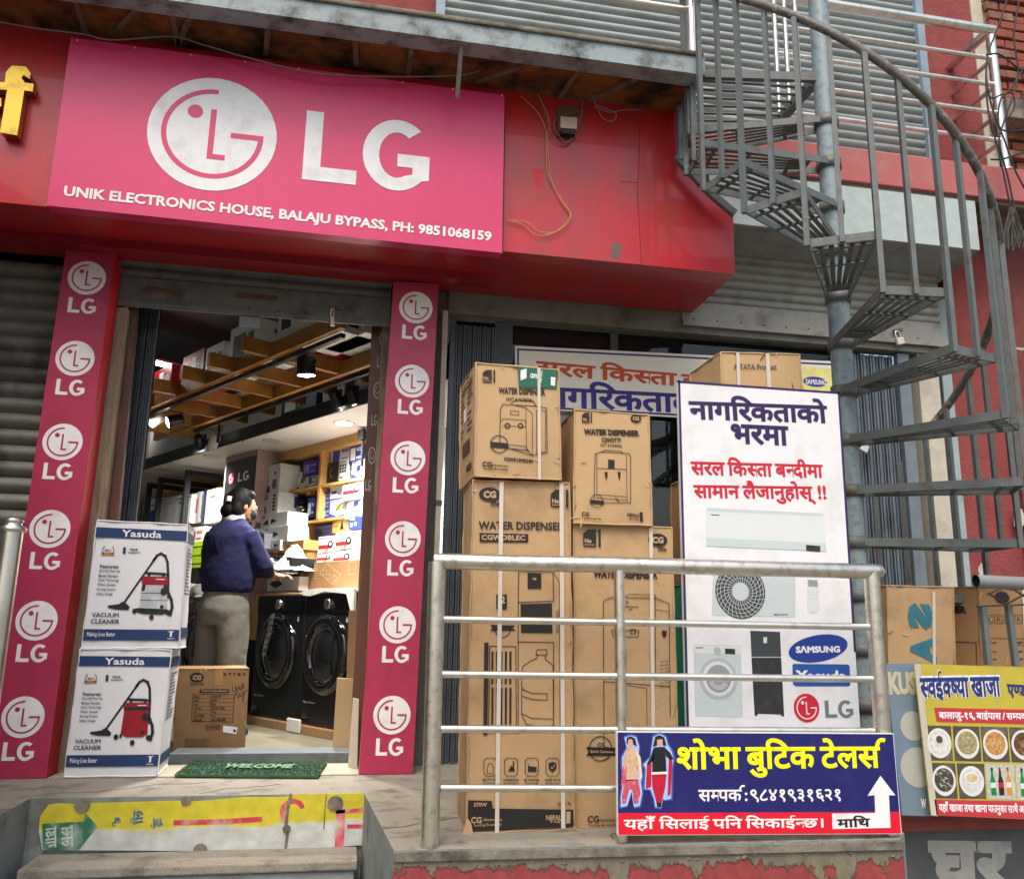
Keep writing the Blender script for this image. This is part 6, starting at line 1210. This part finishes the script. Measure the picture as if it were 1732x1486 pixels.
down('lit round downlight in the white lowered ceiling',582,715,True); down('unlit round downlight near the shelf top left end',460,745,False); down('unlit round downlight in the middle of the lowered ceiling',358,771,False); down('unlit round downlight at the far end of lowered ceiling',277,794,False)
# hanging wall cctv at the shelf end
k=MB(); a,c=PI(.55).px(617,738); k.box(-a-.05,-a+.03,.5,.56,c-.03,c+.05,0,IF); k.box(-a-.02,-a,.52,.54,c-.25,c-.03,0,IF); k.build('wall_bracket',blackp,label='small black bracket hanging by the right jamb above the shelf',cat='bracket')
# ------------------------------------------------ washing machines
wmb=M('washer_graphite','#1a1b1d',.3,metal=.3,var=.04); wmg=M('washer_gloss','#0b0b0c',.08,var=0,coat=.5); wchr=M('washer_chrome','#b8b8ba',.15,metal=1,var=.02); wglass=M('washer_glass','#15171a',.04,var=0,spec=.8); foam=M('foam_white','#cfcdc6',.9,dirt='#a8a59c',ds=8,da=.5,bump=.4)
WMW=.60; aM=[ia(596,1100,0),0,0]; aM[1]=aM[0]+.63; aM[2]=aM[0]+1.5
WH=ic(540,1003,0)
wsp=[(ia(594,1100,0),ia(511,1100,0)),(ia(509,1100,0),ia(428,1100,0)),(ia(360,1100,0),ia(304,1100,0))]
for i,(a0,a1) in enumerate(wsp):
    lab=('near black washing machine with white foam over its open top by the jamb','middle black washing machine with tape over its door beside the person','black washing machine left of the person half hidden by vacuum cartons')[i]
    t=thing('washing_machine',lab,'washing machine',IF.at((a0+a1)/2,.3,.05),'black front loading washing machines'); zb_=.06; w_=a1-a0
    k=MB(); k.box(a0,a1,0.012,.58,zb_,WH,0,IF); k.build('cabinet',wmb,t,bevel=.012)
    P=PI(0.012); g=lambda x,y:(-a1+x*w_,zb_+y*(WH-zb_)); zc=ic(545,1106,0); ca=-(a0+a1)/2; rr=min(.27,w_*.46)
    k=MB(); k.rect(P,-a1+.012,-a0-.012,WH-.135,WH-.012,.0005,.006); k.build('control_panel',wmg,t,bevel=.002)
    k=MB(); k.lathe([(.04,0),(.04,.02),(.034,.026),(0,.026)],Frame(P.at(ca,WH-.075,.006),P.ex,P.ey,P.n),20); k.build('dial',wchr,t)
    f=Frame(P.at(ca,zc,0),P.ex,P.ey,P.n)
    k=MB(); k.lathe([(rr*1.02,0),(rr*1.02,.012),(rr,.03),(rr*.92,.045),(rr*.8,.05),(rr*.72,.04),(rr*.68,.02)],f,40,cap=False); d=k.build('door',wmg,t)
    k=MB(); k.lathe([(rr*.69,.02),(rr*.66,.026),(rr*.63,.02)],f,40,cap=False); k.build('door_ring',wchr,d)
    k=MB(); k.lathe([(rr*.66,.02),(rr*.55,.03),(rr*.3,.038),(0,.04)],f,36,cap=False); k.build('door_glass',wglass,d)
    k=MB(); k.rect(P,-a1+.03,-a1+.11,zb_+.04,zb_+.08,.0005,.003); k.build('service_hatch',wmg,t)
    k=MB(); k.text(P,'Digital Inverter',(0,0),(1,0),(0,1),0,0,px=True) if False else k.textw(P,'9kg Inverter',(-a1+.12,zb_+.15),.16,.02,.002,0,.03); k.text(P,'6',(-a0-.1,WH-.2),(-a0-.07,WH-.2),(-a0-.1,WH-.16),.002,0,.05,px=False); k.build('lettering',M('washer_letter','#9b9b9d',.4),t)
    if i==1:
        k=MB()
        for q in range(7): y=WH-.15-q*.045; x=ca-.03-q*.012; k.poly(P,[(x-.03,y),(x+.035,y+.01),(x+.03,y-.028),(x-.035,y-.036)],.048,.05)
        k.build('tape_strip',M('clear_tape','#5a605f',.15,dirt='#b5bab8',ds=14,da=.7),t)
k=MB(); 
k.box(wsp[0][0]-.02,wsp[0][1],-.01,.5,WH+.002,WH+.02,0,IF); P=PI(-.012)
k.poly(P,[(-wsp[0][1],WH-.01),(-wsp[0][1]+.1,WH-.02),(-wsp[0][1]+.3,WH+.01),(-wsp[0][0]-.05,WH-.01),(-wsp[0][0]+.02,WH-.14),(-wsp[0][0]+.05,WH-.13),(-wsp[0][0]+.04,WH+.03),(-wsp[0][1]+.2,WH+.035),(-wsp[0][1],WH+.02)],0,.02)
k.build('foam_sheet',foam,bevel=.006,label='white foam sheet draped over the near washing machine top',cat='foam')
k=MB(); k.box(wsp[0][0]-.03,wsp[1][1]+.03,-.04,.55,.006,.058,0,IF); k.build('washer_pallet',kraftd,label='flat brown packing base under the two black washing machines',cat='packing')
for (x0,x1) in ((wsp[0][1]-.13,wsp[0][1]+.05),(wsp[1][1]-.05,wsp[1][1]+.05)):
    k=MB(); k.box(x0,x1,-.06,-.041,.006,.10,0,IF); k.build('foam_corner',foam,bevel=.01,label='white foam corner block at the foot of the '+('seam between washing machines' if x0<wsp[1][0]+.02 else 'middle washing machine near the person'),cat='foam')
k=MB(); rr=random.Random(8)
def blob(k,b,u,v,r,n=1):
    q=PI(b).at(*PI(b).px(u,v)); k.lathe([(0,-r*.6),(r*.8,-r*.45),(r,0),(r*.7,r*.5),(0,r*.6)],Frame(q,(1,rr.uniform(-.6,.6),rr.uniform(-.3,.3)),(0,1,rr.uniform(-.6,.6))),9)
P=PI(.12); NX,NY=22,14; c0=P.px(488,966); V=[];Fq=[]
for j in range(NY+1):
    for i in range(NX+1):
        x,y=i/NX-.5,j/NY-.5; hh=max(0,1-(2*x)**2-(2*y)**2)**.6
        q=P.at(c0[0]+x*.46+rr.uniform(-.012,.012),c0[1]+hh*.19*(.75+.35*math.sin(9*x+5*y))+rr.uniform(-.016,.016)*(.2+hh),-y*.34+rr.uniform(-.012,.012)); V.append(q)
for j in range(NY):
    for i in range(NX): a=j*(NX+1)+i; Fq+=[(a,a+1,a+NX+2),(a,a+NX+2,a+NX+1)]
k.add(V,Fq,0,False)
o=k.build('plastic_wrap',M('plastic_film','#c3c6c8',.12,dirt='#8f9496',ds=18,da=.6),label='crumpled clear plastic wrap heaped on the counter beside the person',cat='plastic wrap')
k=MB(); P=PI(.02); k.hexa([P.at(*P.px(u,v),h) for h in (0,-.22) for u,v in ((436,951),(492,957),(493,942),(436,937))]); k.build('black_device',blackp,bevel=.006,label='flat black set top unit held over the counter by the person',cat='device')
k=MB(); P=PI(.3); k.hexa([P.at(*P.px(u,v),h) for h in (0,-.2) for u,v in ((424,932),(447,928),(447,902),(430,892))]); k.build('till_body',greyp,bevel=.01,label='dark grey machine with rounded red edge behind the person',cat='machine')
# kraft boards leaning by the right jamb
k=MB(); P=YP(5.5); k.pp(P,[(570,1146),(597,1148),(592,1268),(562,1270)],-.03,0); k.build('kraft_board',kraft,bevel=.004,label='short kraft cardboard strip standing on the floor by the right jamb',cat='cardboard')
k=MB(); P=YP(5.6); k.pp(P,[(590,1032),(606,1032),(602,1146),(586,1146)],-.03,0); k.pp(P,[(586,1146),(602,1146),(596,1262),(578,1262)],-.03,0); k.build('kraft_board',kraftd,bevel=.003,label='tall narrow kraft cardboard strip behind the short one by the jamb',cat='cardboard')
k=MB(); P=YP(4.9); k.pp(P,[(597,1180),(607,1182),(604,1303),(588,1303)],-.02,0); k.build('pale_board',plaster,label='pale stained strip standing at the foot of the right jamb',cat='board')
# ------------------------------------------------ person at the counter
py_=6.12; px_=PY(384,1000,py_)[0]; PO=np.array([px_,py_,.004]); th_=R(35); fw=np.array([math.sin(th_),math.cos(th_),0]); rt=np.array([math.cos(th_),-math.sin(th_),0])
def pp_pt(r,f,z): return PO+r*rt+f*fw+np.array([0,0,z])
def loft(k,secs,n=20,mi=0):
    """secs: (r,f,z,half width,half depth)"""
    V=[];F=[]
    for (r,f,z,a,b) in secs:
        for q in range(n): t=2*math.pi*q/n; V.append(pp_pt(r+a*math.cos(t),f+b*math.sin(t),z))
    for i in range(len(secs)-1):
        for q in range(n): F.append((i*n+q,i*n+(q+1)%n,(i+1)*n+(q+1)%n,(i+1)*n+q))
    F.append(tuple(range(n))[::-1]); F.append(tuple(range((len(secs)-1)*n,len(secs)*n))); k.add(V,F,mi,True)
pe=thing('person','person seen from behind in navy sweater grey trousers and black face mask at counter','person',PO)
skin=M('skin','#a9785c',.55,var=.06); HS=1.0
k=MB()
hz=1.535; hd=np.array([math.sin(R(62)),math.cos(R(62)),0]); hr=np.array([math.cos(R(62)),-math.sin(R(62)),0]); HC=pp_pt(.02,.05,hz-.004)
hf=Frame(HC,hr,hd)
def ellip(k,fr,c,rx,ry,rz,n=20,m=12,mi=0):
    V=[];F=[]
    for i in range(m+1):
        ph=-math.pi/2+math.pi*i/m
        for q in range(n): t=2*math.pi*q/n; V.append(fr.at(c[0]+rx*math.cos(ph)*math.cos(t),c[1]+ry*math.cos(ph)*math.sin(t),c[2]+rz*math.sin(ph)))
    for i in range(m):
        for q in range(n): F.append((i*n+q,i*n+(q+1)%n,(i+1)*n+(q+1)%n,(i+1)*n+q))
    k.add(V,F,mi,True)
ellip(k,hf,(0,0,0),.074,.09,.105); ellip(k,hf,(0,.045,-.06),.05,.052,.055); ellip(k,hf,(0,.098,-.012),.012,.016,.022,10,8); ellip(k,hf,(.075,-.005,-.012),.01,.02,.03,10,8); ellip(k,hf,(-.075,-.005,-.012),.01,.02,.03,10,8); ellip(k,hf,(0,.092,-.055),.022,.01,.008,10,8)
for s in (-1,1): ellip(k,hf,(s*.03,.078,.012),.014,.01,.009,10,8)
k.tube([pp_pt(0,.0,1.30),pp_pt(0,.01,1.40),pp_pt(.01,.03,1.49)],[.06,.052,.05],16)
loft(k,[(0,0,.90,.12,.09),(0,0,1.1,.14,.10),(0,0,1.3,.13,.08),(0,0,1.36,.10,.06),(0,0,1.41,.06,.06)])
for s in (-1,1): k.tube([pp_pt(s*.09,0,.92),pp_pt(s*.095,.01,.5),pp_pt(s*.10,0,.10)],[.066,.052,.04],14); k.tube([pp_pt(s*.10,-.06,.045),pp_pt(s*.10,.03,.05),pp_pt(s*.105,.15,.03)],[.038,.042,.03],12)
hands=[]
# hands placed on the device over the counter
for s,el,wr in ((1,(.24,.07,1.11),(.12,.30,1.075)),(-1,(-.27,.08,1.12),(.03,.40,1.08))):
    S=pp_pt(s*.155,0,1.34); Eb=pp_pt(*el); Wr=pp_pt(*wr); k.tube([S,Eb,Wr],[.036,.036,.026],14)
    dv=(Wr-Eb)/np.linalg.norm(Wr-Eb); side=np.cross(dv,(0,0,1)); side/=np.linalg.norm(side); upv=np.cross(side,dv)
    pf=Frame(Wr,side,dv,upv); ellip(k,pf,(0,.05,0),.038,.052,.015,14,8)
    for i,(x,L) in enumerate(((-.029,.062),(-.01,.072),(.01,.068),(.028,.052))):
        k.tube([pf.at(x,.085,0),pf.at(x*1.05,.085+L*.45,.006),pf.at(x*1.05,.085+L*.8,-.008),pf.at(x*1.0,.085+L*.95,-.022)],[.0095,.009,.0085,.007],8)
    k.tube([pf.at(-s*.03,.03,0),pf.at(-s*.055,.06,-.004),pf.at(-s*.058,.085,-.012)],[.012,.0105,.0085],8)
body=k.build('body',skin,pe); d=body.modifiers.new('r','REMESH'); d.mode='VOXEL'; d.voxel_size=.006; d.use_smooth_shade=True; d=body.modifiers.new('s','SMOOTH'); d.iterations=3
k=MB()
loft(k,[(0,0,.935,.178,.14),(0,0,.965,.188,.148),(0,0,1.03,.198,.155),(0,0,1.12,.19,.145),(0,-.005,1.22,.187,.132),(0,-.01,1.31,.19,.12),(0,-.005,1.365,.168,.105),(0,0,1.405,.105,.08),(.005,.01,1.435,.066,.064)],28)
for s,el,wr in ((1,(.24,.07,1.11),(.125,.275,1.078)),(-1,(-.27,.08,1.12),(0,.37,1.085))):
    S=pp_pt(s*.148,-.005,1.33); Eb=pp_pt(*el); Wr=pp_pt(*wr); k.tube([S,(S+Eb)/2+np.array([0,0,-.01]),Eb,(Eb*.6+Wr*.4)+np.array([0,0,-.012]),Wr],[.068,.066,.062,.054,.036],18)
sw=k.build('sweater',M('navy_knit','#070936',.95,dirt='#040522',ds=5,da=.6,var=.12,vs=30,bump=.5,bs=14),pe)
d=sw.modifiers.new('r','REMESH'); d.mode='VOXEL'; d.voxel_size=.011; d.use_smooth_shade=True; d=sw.modifiers.new('s','SMOOTH'); d.iterations=5; d.factor=.6
tx=bpy.data.textures.new('folds','CLOUDS'); tx.noise_scale=.11; tx.noise_depth=2; d=sw.modifiers.new('d','DISPLACE'); d.texture=tx; d.strength=.016; d.mid_level=.5; d.texture_coords='GLOBAL'
k=MB()
loft(k,[(0,-.01,.72,0.167,0.147),(0,-.015,.82,0.176,0.152),(0,-.01,.9,0.167,0.138),(0,0,.96,0.149,0.120)],24)
for s in (-1,1): loft(k,[(s*.10,.0,.055,0.068,0.078),(s*.105,-.01,.12,0.086,0.092),(s*.105,-.015,.3,0.088,0.097),(s*.10,-.01,.5,0.088,0.101),(s*.092,-.01,.68,0.090,0.115),(s*.085,-.01,.8,0.086,0.120)],22)
tr=k.build('trousers',M('grey_fleece','#666359',.95,dirt='#4d4a42',ds=7,da=.5,st=(1,1,.5),var=.1,bump=.4,bs=12),pe)
d=tr.modifiers.new('r','REMESH'); d.mode='VOXEL'; d.voxel_size=.011; d.use_smooth_shade=True; d=tr.modifiers.new('s','SMOOTH'); d.iterations=6
d=tr.modifiers.new('d','DISPLACE'); d.texture=tx; d.strength=.014; d.mid_level=.5; d.texture_coords='GLOBAL'
k=MB(); ellip(k,hf,(0,-.02,.018),.088,.094,.108,22,14); ellip(k,hf,(.0,-.095,-.045),.062,.05,.055); ellip(k,hf,(-.03,-.07,.02),.06,.05,.07); ellip(k,hf,(0,.03,.07),.07,.06,.045); ellip(k,hf,(-.06,-.03,-.03),.03,.06,.06); ellip(k,hf,(.06,-.045,-.03),.028,.045,.06)
hrn=k.build('hair',M('black_hair','#0d0b0b',.6,var=.15,vs=60,st=(1,1,.2),bump=.25,bs=70,spec=.15),pe); d=hrn.modifiers.new('r','REMESH'); d.mode='VOXEL'; d.voxel_size=.008; d.use_smooth_shade=True; d=hrn.modifiers.new('s','SMOOTH'); d.iterations=4
k=MB(); ellip(k,hf,(0,.058,-.058),.053,.056,.047,18,10); k.tube([hf.at(.05,.06,-.04),hf.at(.076,.0,-.01)],.003,6); k.tube([hf.at(-.05,.06,-.04),hf.at(-.076,.0,-.01)],.003,6); k.build('face_mask',M('mask_black','#121214',.8,var=.05),pe)
k=MB(); c=hf.at(-.075,-.065,.045); kf=Frame(c,fw,(0,0,1),-np.cross(fw,(0,0,1))); k.box(-.02,.02,-.018,.018,-.035,.02,0,Frame(hf.at(.03,-.105,.03),hr,(0,0,1),-hd)); k.build('hair_clip',M('clip_white','#c9c6c0',.3,var=.03),pe,bevel=.005)
k=MB(); loft(k,[(0,.0,1.405,.088,.078),(.005,.01,1.45,.068,.066),(.008,.018,1.462,.062,.060)],22); k.build('collar',M('patterned_collar','#b9b6b0',.8,dirt='#2b2d3d',ds=40,da=.9,var=.05,th=.5),pe)
for s in (-1,1):
    k=MB(); k.tube([pp_pt(s*.10,-.085,.045),pp_pt(s*.10,-.02,.055),pp_pt(s*.10,.08,.05),pp_pt(s*.105,.17,.03)],[.03,.048,.046,.026],14); k.build('shoe',M('shoe_dark','#2a2a2c',.6,var=.1),pe)
